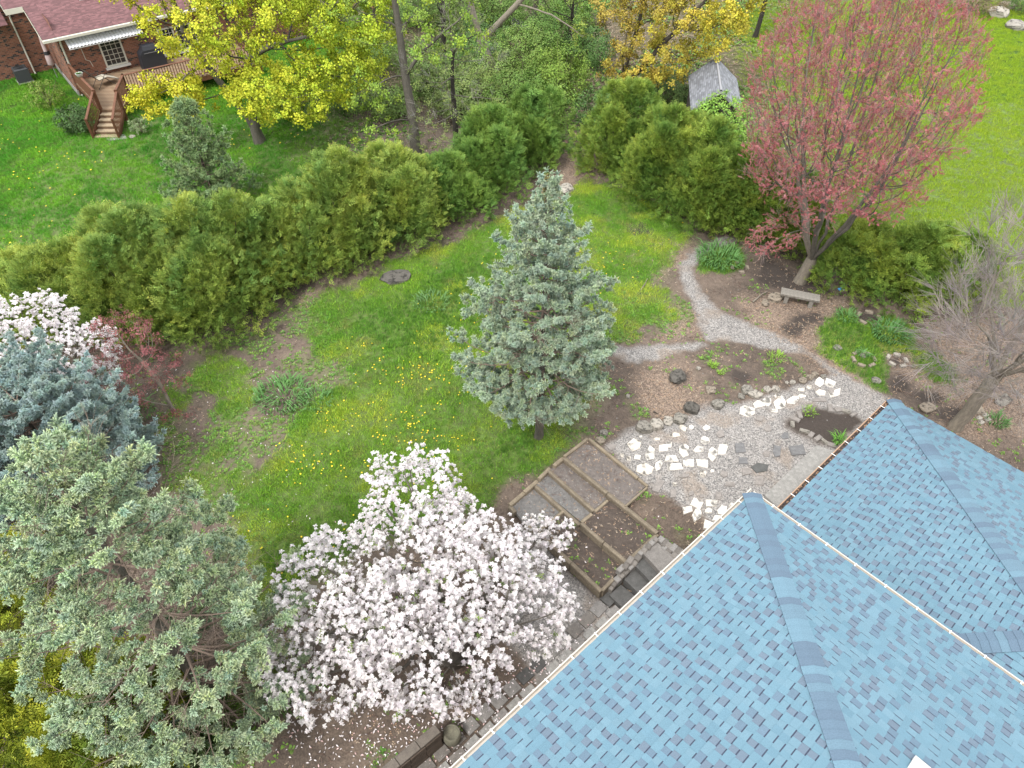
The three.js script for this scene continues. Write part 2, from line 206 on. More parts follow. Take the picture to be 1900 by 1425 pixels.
// lawns and woodland floor beyond the hedges
{
  const nx = 150, nd = 150, p = [], uv = [], co = [], ix = [];
  for (let j = 0; j <= nd; j++) for (let i = 0; i <= nx; i++) {
    const s = (t) => Math.sign(t) * (Math.abs(t) ** 1.8), x = 160 * s(i / nx * 2 - 1), d = 30 + 170 * s(j / nd * 2 - 1), w = woodFloor(x, d), n = fbm(x * 0.4, d * 0.4);
    p.push(x, gh(x, -d) - (x > GX0 + 1 && x < GX1 - 1 && d > GD0 + 1 && d < GD1 - 1 ? 0.45 : 0.07), -d); uv.push(x * 0.4, d * 0.4);
    const c = mix3(mix3([0.1, 0.2, 0.02], [0.17, 0.32, 0.025], n), [0.26, 0.19, 0.13], w * 0.85); co.push(c[0] * ALB, c[1] * ALB, c[2] * ALB);
    if (i < nx && j < nd) { const o = j * (nx + 1) + i; ix.push(o, o + 1, o + nx + 2, o, o + nx + 2, o + nx + 1); }
  }
  const g = new THREE.BufferGeometry(); g.setAttribute('position', new THREE.Float32BufferAttribute(p, 3)); g.setAttribute('uv', new THREE.Float32BufferAttribute(uv, 2)); g.setAttribute('color', new THREE.Float32BufferAttribute(co, 3)); g.setIndex(ix); g.computeVertexNormals();
  struct('ground', g, new THREE.MeshStandardMaterial({ vertexColors: true, map: grainTex, bumpMap: grainBump, bumpScale: 0.03, roughness: 0.97 }));
}

// ---------------------------------------------------------------- grass, weeds, dandelions, leaf litter
function tuft(seed, n, spread, h0, h1, w, lean) { const r = RNG(seed), b = new MB();
  for (let k = 0; k < n; k++) { const a = r() * 6.283, q = Math.sqrt(r()) * spread, x = Math.cos(a) * q, z = Math.sin(a) * q, h = r.r(h0, h1), ba = r() * 6.283, wx = Math.cos(ba) * w, wz = Math.sin(ba) * w, la = r() * 6.283, l = r.r(0.2, 1) * lean * h, t = r.r(0.75, 1.2), c = [t * r.r(0.9, 1.15), t, t * r.r(0.7, 1.1)];
    b.tri(V(x - wx, 0, z - wz), V(x + wx, 0, z + wz), V(x + Math.cos(la) * l, h, z + Math.sin(la) * l), c); }
  return b.build(); }
function weed(seed, n, len) { const r = RNG(seed), b = new MB();
  for (let k = 0; k < n; k++) { const a = r() * 6.283, d = V(Math.cos(a), r.r(0.1, 0.9), Math.sin(a)).normalize(), s = V(-Math.sin(a), 0, Math.cos(a)), L = len * r.r(0.5, 1), o = V(r.s(0.04), 0, r.s(0.04)), t = r.r(0.75, 1.2), c = [t, t, t];
    const m = o.clone().addScaledVector(d, L * 0.55), e = o.clone().addScaledVector(d, L); e.y -= L * 0.15; b.quad(o, m.clone().addScaledVector(s, L * 0.2), e, m.clone().addScaledVector(s, -L * 0.2), c); }
  return b.build(); }
const U0 = weed(6, 22, 0.1);
function twigLitter() { const r = RNG(71), b = new MB(); for (let k = 0; k < 5; k++) { const a = r() * 6.283, o = V(r.s(0.12), 0.012, r.s(0.12)), L = r.r(0.05, 0.14); b.tube([o, o.clone().add(V(Math.cos(a) * L, 0.012, Math.sin(a) * L))], [0.005, 0.003], 3, [r.r(0.7, 1.2), r.r(0.7, 1.1), r.r(0.7, 1.1)]); } return b.build(); }
const inGarden = (x, d) => x > GX0 && x < GX1 && d > GD0 && d < GD1;
function sow(seed, x0, x1, d0, d1, perM2, keep, make) { const r = RNG(seed), n = Math.round((x1 - x0) * (d1 - d0) * perM2), out = [];
  for (let k = 0; k < n; k++) { const x = r.r(x0, x1), d = r.r(d0, d1), a = Math.abs(x) / (d + H) > 0.62 ? 0 : keep(x, d, r); if (r() < a) out.push(make(x, d, r)); } return out; }
const TERR = [[[[1093, 816], [1198, 902], [1160, 938], [1050, 850]], -0.06, 'mixed'], [[[1046, 852], [1126, 925], [1102, 946], [1020, 872]], -0.19, 'mixed'], [[[1016, 876], [1099, 950], [1078, 968], [995, 900]], -0.32, 'gravel'], [[[993, 904], [1044, 947], [998, 983], [972, 970], [948, 938]], -0.46, 'gravel'],
  [[[1128, 928], [1218, 990], [1163, 1040], [1081, 970], [1104, 950]], -0.16, 'soil'], [[[1045, 949], [1078, 972], [1162, 1046], [1116, 1094], [1001, 987]], -0.38, 'soil']].map(([pts, y, kind]) => ({ pts, y, kind, poly: pts.map(([a, b]) => at(a, b, y)) }));
const terr = (x, d) => { if (x < -0.5 || x > 7 || d < 8.5 || d > 15) return null; for (const t of TERR) { let inn = false; const P = t.poly; for (let i = 0, j = P.length - 1; i < P.length; j = i++) { const zi = -P[i].z, zj = -P[j].z; if ((zi > d) !== (zj > d) && x < (P[j].x - P[i].x) * (d - zi) / (zj - zi) + P[i].x) inn = !inn; } if (inn) return t; } return null; };
const surf = (x, d) => terr(x, d)?.y ?? gh(x, -d);
const onGround = (x, d, r, s, tilt = 0.15, sink = 0) => place(V(x, surf(x, d) - sink, -d), V(r.s(tilt), 1, r.s(tilt)).normalize(), r() * 6.283, s);
const houseSpot = (x, d) => { const a = (x + 23.48) * 0.795 + (d - 39.28) * 0.606, b = -(x + 23.48) * 0.606 + (d - 39.28) * 0.795; return b > 0.1 && a > -0.1 || (b > 5.2 && a > -6); };
const grassGeo = [tuft(1, 22, 0.13, 0.03, 0.085, 0.006, 0.8), tuft(2, 22, 0.13, 0.03, 0.1, 0.006, 0.9)], tallGeo = tuft(3, 16, 0.1, 0.1, 0.22, 0.008, 0.7), weedGeo = [weed(4, 12, 0.12), weed(5, 9, 0.16)];
{
  const A = [0.28, 0.55, 0.045], B = [0.5, 0.68, 0.07], Dk = [0.14, 0.39, 0.03];
  const green = (x, d, r) => { const n = fbm(x * 0.45 + 11, d * 0.45); let c = mix3(Dk, A, clamp(n * 1.9 - 0.35)); c = mix3(c, B, 0.8 * sstep(0.46, 0.68, fbm(x * 0.7 + 60, d * 0.7))); c = mix3(c, [0.46, 0.42, 0.18], 0.7 * sstep(0.58, 0.75, fbm(x * 1.7 + 33, d * 1.7)) * r()); const k = r.r(0.8, 1.2); return [c[0] * k * r.r(0.9, 1.2), c[1] * k, c[2] * k]; };
  const own = sow(11, GX0, GX1, GD0, GD1, 150, (x, d) => beyond(x, d) ? 0 : sstep(0.15, 0.75, grassCover(x, d)) , (x, d, r) => ({ m: onGround(x, d, r, (0.55 + 1.1 * fbm(x * 1.9 + 7, d * 1.9)) * r.r(0.7, 1.3)), c: green(x, d, r) }));
  scatter('lawn_grass', grassGeo[0], M.leaf, own, scene, 'short green lawn grass of the sloping garden', 'grass');
  const left = sow(12, -40, 4, 18, 56, 62, (x, d) => (beyond(x, d) && !houseSpot(x, d)) ? 1 - 0.93 * woodFloor(x, d) : 0, (x, d, r) => { const c = green(x, d, r), q = sstep(-14, -6, x) * 0.5; return { m: onGround(x, d, r, r.r(1, 1.6)), c: mix3([c[0] * 0.48, c[1] * 0.86, c[2] * 0.42], [0.17, 0.22, 0.05], q) }; });
  scatter('lawn_grass', grassGeo[1], M.leaf, left, scene, 'green mown lawn behind the cedar hedge and below the brick house', 'grass');
  const right = sow(13, 6, 42, 18, 54, 62, (x, d) => x > 10 && beyond(x, d) ? 1 - 0.95 * woodFloor(x, d) : 0, (x, d, r) => { const c = green(x, d, r); return { m: onGround(x, d, r, r.r(1, 1.6)), c: mix3(c, [0.36, 0.52, 0.012], 0.8) }; });
  scatter('lawn_grass', grassGeo[0], M.leaf, right, scene, 'bright yellow green lawn beyond the red flowering tree', 'grass');
  // lusher blades where the photograph shows unmown patches
  const lush = zone([[[680, 600], [800, 520], [900, 470], [930, 560], [860, 640], [760, 660]], disc(960, 830, 60, 30), disc(540, 1060, 60, 40)], 0.5);
  const tall = sow(14, GX0, GX1, GD0, GD1, 70, (x, d) => clamp(0.8 * lush(x, d) * zl(x, d) + zf(x, d) * 0.8 - zg(x, d) * 1.5 - zd(x, d)), (x, d, r) => { const k = r.r(0.8, 1.3); return { m: onGround(x, d, r, r.r(0.6, 1.1)), c: [0.13 * k, 0.29 * k, 0.04 * k] }; });
  scatter('long_grass', tallGeo, M.leaf, tall, scene, 'long uncut grass in the garden lawn and beds', 'grass');
  const weeds = sow(15, GX0, GX1, GD0, GD1, 95, (x, d) => beyond(x, d) || terr(x, d) ? 0 : weedCover(x, d), (x, d, r) => { const k = r.r(0.8, 1.3); return { m: onGround(x, d, r, r.r(0.35, 0.85)), c: [0.17 * k * r.r(0.8, 1.3), 0.33 * k, 0.05 * k] }; });
  scatter('weed_leaves', weedGeo[0], M.leaf, weeds, scene, 'low weeds sprouting over bare garden soil', 'weeds');
  const sparse = sow(16, GX0, GX1, GD0, GD1, 22, (x, d) => beyond(x, d) || (terr(x, d) && terr(x, d).kind !== 'soil') ? 0 : clamp(0.55 - grassCover(x, d) - zg(x, d) * 0.8 - zd(x, d)) * sstep(0.42, 0.62, fbm(x * 0.8 + 70, d * 0.8)), (x, d, r) => { const k = r.r(0.8, 1.3); return { m: onGround(x, d, r, r.r(0.3, 0.8)), c: [0.19 * k, 0.34 * k, 0.055 * k] }; });
  scatter('weed_leaves', weedGeo[1], M.leaf, sparse, scene, 'single weeds dotted over the flower beds and paths', 'weeds');
  // dandelions
  const fl = new MB(); { const r = RNG(5); for (let k = 0; k < 9; k++) { const a = k / 9 * 6.283, b = (k + 1) / 9 * 6.283; fl.tri(V(0, 0.075, 0), V(Math.cos(a) * 0.024, 0.068, Math.sin(a) * 0.024), V(Math.cos(b) * 0.024, 0.068, Math.sin(b) * 0.024), W1); } fl.tri(V(-0.003, 0, 0), V(0.003, 0, 0), V(0, 0.07, 0), [0.3, 0.5, 0.3]); }
  const dz = zone([[[560, 760], [690, 640], [780, 640], [870, 640], [880, 760], [840, 830], [700, 880], [620, 930], [520, 960], [480, 900]], [[560, 1080], [640, 1000], [700, 960], [520, 1000], [470, 1050]]], 0.6), dz2 = zone([[[840, 560], [1010, 420], [1200, 480], [1110, 540], [1090, 620], [900, 660]]], 0.5);
  const dand = sow(17, GX0, GX1, GD0, GD1, 19, (x, d) => beyond(x, d) ? 0 : zl(x, d) * (0.02 + 1.1 * dz(x, d) * (0.08 + 1.5 * sstep(0.45, 0.66, fbm(x * 1.1 + 4, d * 1.1))) + 0.25 * dz2(x, d)), (x, d, r) => ({ m: onGround(x, d, r, r.r(0.75, 1.15), 0.35), c: [0.8, r.r(0.52, 0.68), 0.03] }));
  scatter('dandelion_flowers', fl.build(), M.leaf, dand, scene, 'yellow dandelion flowers dotted over the garden lawn', 'flowers');
  const far = sow(18, -40, -9, 20, 40, 1.1, (x, d) => beyond(x, d) && !houseSpot(x, d) ? sstep(0.42, 0.66, fbm(x * 0.35 + 8, d * 0.35)) : 0, (x, d, r) => ({ m: onGround(x, d, r, r.r(1.2, 1.7), 0.3), c: [0.8, 0.6, 0.03] }));
  scatter('dandelion_flowers', fl.build(), M.leaf, far, scene, 'scattered dandelions on the lawn below the brick house', 'flowers');
  // fallen leaves
  const lf = new MB(); { const c = [1, 1, 1]; lf.quad(V(-0.04, 0.004, 0), V(0, 0.012, 0.018), V(0.045, 0.006, 0), V(0, 0.014, -0.018), c); lf.quad(V(0.02, 0.012, 0.03), V(0.05, 0.006, 0.06), V(0.075, 0.014, 0.045), V(0.05, 0.02, 0.025), [0.8, 0.8, 0.8]); lf.quad(V(-0.05, 0.008, -0.06), V(-0.02, 0.014, -0.035), V(0.01, 0.006, -0.05), V(-0.02, 0.004, -0.075), [1.15, 1.1, 1]); }
  const leafColor = (r) => mix3(mix3([0.48, 0.31, 0.2], [0.58, 0.48, 0.37], r()), [0.2, 0.13, 0.09], r() * r()), lit = lf.build();
  const litter = sow(19, GX0, GX1, GD0, GD1, 105, (x, d) => beyond(x, d) ? 0 : clamp((terr(x, d) ? 0.12 : 0) + zt(x, d) * 0.95 * (0.3 + 0.7 * sstep(0.3, 0.6, fbm(x * 1.2, d * 1.2))) + 0.06 + 0.26 * (1 - grassCover(x, d)) * sstep(0.4, 0.65, fbm(x * 0.7 + 90, d * 0.7)) - zg(x, d) * 0.6 - grassCover(x, d) * 0.06), (x, d, r) => ({ m: onGround(x, d, r, r.r(0.35, 0.9), 0.35), c: leafColor(r) }));
  scatter('fallen_leaves', lit, M.leaf, litter, scene, 'dry brown and tan fallen leaves on the garden beds', 'leaf litter');
  const tw = twigLitter(); const debris = sow(25, GX0, GX1, GD0, GD1, 16, (x, d) => beyond(x, d) ? 0 : clamp(0.55 - grassCover(x, d) * 0.6 - zg(x, d) * 0.6), (x, d, r) => { const k = r.r(0.5, 1.3); return { m: onGround(x, d, r, r.r(0.5, 1.3), 0.25), c: [0.26 * k, 0.2 * k, 0.155 * k] }; });
  scatter('twig_litter', tw, M.leaf, debris, scene, 'small brown twigs and stems scattered on the soil', 'twigs');
  const wood = sow(20, -12, 20, 30, 56, 26, (x, d) => beyond(x, d) ? woodFloor(x, d) * 0.7 : 0, (x, d, r) => ({ m: onGround(x, d, r, r.r(1, 1.9), 0.35), c: leafColor(r).map((v) => v * 0.85) }));
  scatter('fallen_leaves', lit, M.leaf, wood, scene, 'brown leaf litter under the trees beyond the hedge', 'leaf litter');
  const undergrowth = sow(21, -12, 22, 30, 60, 22, (x, d) => beyond(x, d) ? woodFloor(x, d) * sstep(0.4, 0.58, fbm(x * 0.3 + 44, d * 0.3)) : 0, (x, d, r) => { const k = r.r(0.7, 1.3); return { m: onGround(x, d, r, r.r(0.9, 1.8), 0.3), c: [0.2 * k, 0.36 * k, 0.07 * k] }; });
  scatter('undergrowth', U0, M.leaf, undergrowth, scene, 'low green undergrowth on the woodland floor', 'undergrowth');
  // loose gravel on the paths and patio
  const pb = new THREE.IcosahedronGeometry(0.016, 0); { const n = pb.attributes.position.count, c = new Float32Array(n * 3).fill(1); pb.setAttribute('color', new THREE.BufferAttribute(c, 3)); pb.scale(1.2, 0.7, 1); }
  const grav = sow(22, 0, 20, 8, 24, 230, (x, d) => { const t = terr(x, d); return t ? (t.kind === 'gravel' ? 0.8 : t.kind === 'mixed' ? 0.45 : 0.02) : zg(x, d) > 0.45 && zd(x, d) < 0.4 ? 0.7 : 0.01; }, (x, d, r) => { const k = 0.15 + 0.33 * r() * r() + 0.08 * r(); return { m: onGround(x, d, r, r.r(0.5, 1.35), 0.5), c: [k * 1.03, k * 0.97, k * 0.91] }; });
  scatter('loose_gravel', pb, new THREE.MeshStandardMaterial({ vertexColors: true, roughness: 0.95, flatShading: true }), grav, scene, 'loose grey gravel covering the paths and patio', 'gravel');
}
// ---------------------------------------------------------------- trees: skeletons that grow towards points spread through the crown
function grow({ seed, stems, inside, n, step = 0.25, kill = 0.5, reach = 99, lift = 0.12, wob = 0.12, iters = 120 }) {
  const r = RNG(seed), N = [], par = [], add = (p, q) => { N.push(p); par.push(q); return N.length - 1; };
  for (const s of stems) { let prev = s.from ?? -1; for (const p of s.pts) prev = add(p.clone(), prev); s.end = prev; }
  const A = []; let guard = 0; while (A.length < n && guard++ < n * 60) { const p = inside(r); if (p) A.push({ p, b: 0, d: 1e9 }); }
  const upd = (k0) => { for (const a of A) for (let k = k0; k < N.length; k++) { const q = N[k], dx = q.x - a.p.x, dy = q.y - a.p.y, dz = q.z - a.p.z, d = dx * dx + dy * dy + dz * dz; if (d < a.d) { a.d = d; a.b = k; } } };
  upd(0); let live = A; const kd = [];
  for (let it = 0; it < iters && live.length; it++) {
    const acc = new Map(); for (const a of live) { if (a.d > reach * reach) continue; let v = acc.get(a.b); if (!v) acc.set(a.b, v = V(0, 0, 0)); v.add(a.p.clone().sub(N[a.b]).normalize()); }
    const k0 = N.length, stuck = new Set(); for (const [b, v] of acc) { v.normalize(); const u = par[b] >= 0 ? N[b].clone().sub(N[par[b]]).normalize() : UPV; v.addScaledVector(u, 0.35); v.y += lift; v.x += r.s(wob); v.y += r.s(wob); v.z += r.s(wob); v.normalize(); const np = N[b].clone().addScaledVector(v, step); if ((kd[b] ||= []).some((q) => q.distanceToSquared(np) < step * step * 0.16) || kd[b].length > 3) { stuck.add(b); continue; } kd[b].push(np); add(np, b); }
    if (stuck.size) live = live.filter((a) => !stuck.has(a.b)); if (N.length === k0 && !stuck.size) break;
    for (const a of live) for (let k = k0; k < N.length; k++) { const q = N[k], dx = q.x - a.p.x, dy = q.y - a.p.y, dz = q.z - a.p.z, d = dx * dx + dy * dy + dz * dz; if (d < a.d) { a.d = d; a.b = k; } }
    live = live.filter((a) => a.d > kill * kill); if (N.length > 9000) break;
  }
  const kids = N.map(() => []); par.forEach((p, k) => { if (p >= 0) kids[p].push(k); });
  return { N, par, kids };
}
function limbs(t, { tip = 0.006, pow = 2.35, trunk = null, flare = 1.5 }) { // radii by the pipe rule; returns {trunk, branch} geometries
  const { N, par, kids } = t, R = new Float64Array(N.length);
  for (let k = N.length - 1; k >= 0; k--) R[k] = kids[k].length ? Math.pow(kids[k].reduce((s, c) => s + Math.pow(R[c], pow), 0), 1 / pow) + tip * 0.02 : tip;
  // children always come after their parents, so one backward pass is enough
  const root = R[0]; if (trunk) { const e = Math.log(trunk / tip) / Math.log(root / tip); for (let k = 0; k < R.length; k++) R[k] = tip * Math.pow(R[k] / tip, e); }
  const big = new MB(), small = new MB(), R0 = R[0];
  const run = (start, from) => { const pts = [], rad = []; if (from >= 0) { pts.push(N[from]); rad.push(Math.min(R[from], R[start] * 1.15)); } let k = start; for (;;) { pts.push(N[k]); rad.push(R[k]); if (!kids[k].length) break; const c = kids[k].slice().sort((a, b) => R[b] - R[a]); for (let q = 1; q < c.length; q++) run(c[q], k); k = c[0]; }
    if (from < 0 && pts.length > 1) rad[0] *= flare; if (pts.length < 2) return; const m = Math.max(rad[0], rad[1]); rad[rad.length - 1] *= 0.5; (m > R0 * 0.42 ? big : small).tube(pts, rad, m > 0.07 ? 8 : m > 0.025 ? 5 : 3); };
  par.forEach((p, k) => { if (p < 0) run(k, -1); });
  t.R = R; return { trunk: big.build(), branch: small.build() };
}
const stemPts = (a, b, n, r, w = 0.05) => Array.from({ length: n }, (_, k) => a.clone().lerp(b, k / (n - 1)).add(k && k < n - 1 ? V(r.s(w), 0, r.s(w)) : V(0, 0, 0)));
const blob = (list) => (r) => { // random point of one of several ellipsoids [x, y, z, rx, ry, rz, weight, shell]
  let s = 0; for (const e of list) s += e[6] ?? 1; let q = r() * s, e = list[0]; for (const f of list) { q -= f[6] ?? 1; if (q <= 0) { e = f; break; } }
  const v = V(r.s(), r.s(), r.s()); const l = v.length(); if (l > 1 || l < (e[7] ?? 0)) return null; return V(e[0] + v.x * e[3], e[1] + v.y * e[4], e[2] + v.z * e[5]); };

// leaf units, growing along +y
function leafCluster(seed, n, R, len, wid, cup = 0.4) { const r = RNG(seed), b = new MB();
  for (let k = 0; k < n; k++) { const d = V(r.s(), r.s(0.8) + cup, r.s()).normalize(), o = d.clone().multiplyScalar(R * r.r(0.15, 1)), f = V(r.s(), r.s(0.7) - 0.15, r.s()).normalize(), s = f.clone().cross(V(r.s(0.4), 1, r.s(0.4))).normalize(), L = len * r.r(0.65, 1.15), w = wid * r.r(0.8, 1.2), t = r.r(0.75, 1.2), c = [t * r.r(0.92, 1.12), t, t * 0.95];
    const m = o.clone().addScaledVector(f, L * 0.5); m.y += L * 0.08; b.quad(o, m.clone().addScaledVector(s, w), o.clone().addScaledVector(f, L), m.clone().addScaledVector(s, -w), c); }
  return b.build(); }
function spruceSpray(seed, tipCol) { const r = RNG(seed), b = new MB();
  const shoot = (o, d, L) => { const rings = 6, s = d.clone().cross(V(0.3, 0.2, 1)).normalize(), u = d.clone().cross(s), rad = 0.023;
    for (let k = 0; k < rings; k++) { const t = k / (rings - 1), p = o.clone().addScaledVector(d, L * t * 0.82), tint = mix3([0.72, 0.76, 0.66], tipCol, t);
      for (let q = 0; q < 6; q++) { const a = (q + (k % 2) * 0.5) / 6 * 6.283 + r.s(0.3), out = s.clone().multiplyScalar(Math.cos(a)).addScaledVector(u, Math.sin(a)), e = p.clone().addScaledVector(out, rad * (1 - t * 0.45)).addScaledVector(d, 0.024 + L * 0.12), w = out.clone().cross(d).multiplyScalar(0.0062), v = r.r(0.82, 1.15); b.tri(p.clone().add(w), p.clone().sub(w), e, tint.map((x) => x * v)); } } };
  shoot(V(0, 0.05, 0), V(0, 1, 0), 0.13);
  for (let k = 0; k < 15; k++) { const a = k * 2.4, e = r.r(0.0, 1.2), d = V(Math.cos(a) * Math.cos(e), Math.sin(e), Math.sin(a) * Math.cos(e)), y = 0.01 + 0.09 * r(); shoot(V(r.s(0.02), y, r.s(0.02)), d, r.r(0.06, 0.1)); }
  return b.build(); }
function cedarFan(seed) { const r = RNG(seed), b = new MB();
  for (let f = 0; f < 3; f++) { const tw = V(r.s(0.6), 1, r.s(0.6)).normalize(), sd = tw.clone().cross(V(r.s(), r.s(0.3), r.s())).normalize(), nn = sd.clone().cross(tw), L = r.r(0.22, 0.36);
    for (let k = 0; k < 9; k++) { const t = (k + 1) / 9, o = tw.clone().multiplyScalar(L * t).addScaledVector(nn, r.s(0.02)), side = k % 2 ? 1 : -1, d = tw.clone().multiplyScalar(0.75).addScaledVector(sd, side * (1.05 - t * 0.6)).addScaledVector(nn, r.s(0.35)).normalize(), l = L * 0.42 * (1.1 - t * 0.6), w = d.clone().cross(nn).normalize().multiplyScalar(l * 0.2);
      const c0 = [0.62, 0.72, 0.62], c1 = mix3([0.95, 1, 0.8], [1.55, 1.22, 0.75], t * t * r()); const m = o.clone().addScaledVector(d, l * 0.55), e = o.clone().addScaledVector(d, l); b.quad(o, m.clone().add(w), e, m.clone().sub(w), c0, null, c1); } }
  return b.build(); }
function magnoliaFlower(seed, open) { const r = RNG(seed), b = new MB();
  for (let k = 0; k < 9; k++) { const a = k / 9 * 6.283 + r.s(0.25), el = open + r.s(0.35) + (k % 3) * 0.15, d = V(Math.cos(a) * Math.cos(el), Math.sin(el), Math.sin(a) * Math.cos(el)), s = V(-Math.sin(a), 0, Math.cos(a)), L = r.r(0.055, 0.075), w = 0.019;
    const m = d.clone().multiplyScalar(L * 0.55).add(V(0, 0.012, 0)), e = d.clone().multiplyScalar(L); e.y -= r.r(0, 0.03); const pk = [1, 0.95, 0.96], wh = [1, 0.99, 0.99];
    b.quad(V(0, 0, 0), m.clone().addScaledVector(s, w), e, m.clone().addScaledVector(s, -w), pk, null, wh); }
  return b.build(); }
function twigSpray(seed, n, len, thick, spread, up = 0.7) { const r = RNG(seed), b = new MB();
  for (let k = 0; k < n; k++) { const d = V(r.s(spread), 1, r.s(spread)).normalize(), o = V(0, len * 0.5 * r() * (k ? 1 : 0), 0), m = o.clone().addScaledVector(d, len * r.r(0.3, 0.5)), e = m.clone().addScaledVector(d.clone().add(V(r.s(0.3), up * 0.3, r.s(0.3))).normalize(), len * r.r(0.3, 0.6)); b.tube([o, m, e], [thick, thick * 0.8, thick * 0.4], 3); }
  return b.build(); }
const U = {
  maple: [leafCluster(21, 34, 0.3, 0.115, 0.045), leafCluster(22, 30, 0.26, 0.11, 0.043)], small: leafCluster(23, 20, 0.24, 0.075, 0.026), bush: leafCluster(24, 26, 0.2, 0.09, 0.034, 0.5),
  spruce: [spruceSpray(31, [1.12, 1.12, 1.03]), spruceSpray(32, [1.24, 1.2, 0.98])], cedar: [cedarFan(41), cedarFan(42), cedarFan(43)], magnolia: [magnoliaFlower(51, 0.15), magnoliaFlower(52, 0.5)],
  twig: twigSpray(61, 7, 0.75, 0.0055, 0.6), fine: twigSpray(62, 8, 0.5, 0.004, 0.8), dead: twigSpray(63, 9, 0.5, 0.0035, 1.3, 0),
};
{ const r = RNG(77), b = new MB(); // red maple flowers: tufts of short red threads along a twig
  for (let k = 0; k < 11; k++) { const y = r.r(0, 0.34), o = V(r.s(0.03), y, r.s(0.03)), t = r.r(0.8, 1.2); for (let q = 0; q < 6; q++) { const d = V(r.s(), r.s(0.6) + 0.1, r.s()).normalize(), s = d.clone().cross(V(r.s(), 1, r.s())).normalize().multiplyScalar(0.009); b.tri(o.clone().add(s), o.clone().sub(s), o.clone().addScaledVector(d, r.r(0.03, 0.06)), [t, t * r.r(0.8, 1.2), t]); } }
  b.tube([V(0, 0, 0), V(0.01, 0.2, 0.01), V(0, 0.38, 0)], [0.005, 0.004, 0.002], 3, [0.9, 1.6, 1.4]); U.red = b.build(); }

// leaf copies at the tree's thin ends
function foliage(t, unit, matl, parent, name, { seed, maxR, per = 1, jit = 0.12, s0 = 0.8, s1 = 1.2, color, up = 0.3, keep = null, ends = 1.6 }) {
  const r = RNG(seed), units = Array.isArray(unit) ? unit : [unit], lists = units.map(() => []);
  for (let k = 0; k < t.N.length; k++) { if (t.R[k] > maxR || t.par[k] < 0) continue; const p = t.N[k], d0 = p.clone().sub(t.N[t.par[k]]).normalize();
    const m = t.kids[k].length ? per : per * ends; let c = Math.floor(m) + (r() < m % 1 ? 1 : 0);
    for (let q = 0; q < c; q++) { if (keep && !keep(p, r)) continue; const d = d0.clone().add(V(r.s(0.7), up + r.s(0.5), r.s(0.7))).normalize(); lists[Math.floor(r() * units.length)].push({ m: place(p.clone().add(V(r.s(jit), r.s(jit), r.s(jit))), d, r() * 6.283, r.r(s0, s1)), c: color(p, r) }); } }
  lists.forEach((l, k) => { if (l.length) scatter(name, units[k], matl, l, parent); });
  return lists.reduce((s, l) => s + l.length, 0);
}
const shade = (c, r, v = 0.2) => { const k = 1 + r.s(v); return [c[0] * k * (1 + r.s(0.06)), c[1] * k, c[2] * k * (1 + r.s(0.08))]; };

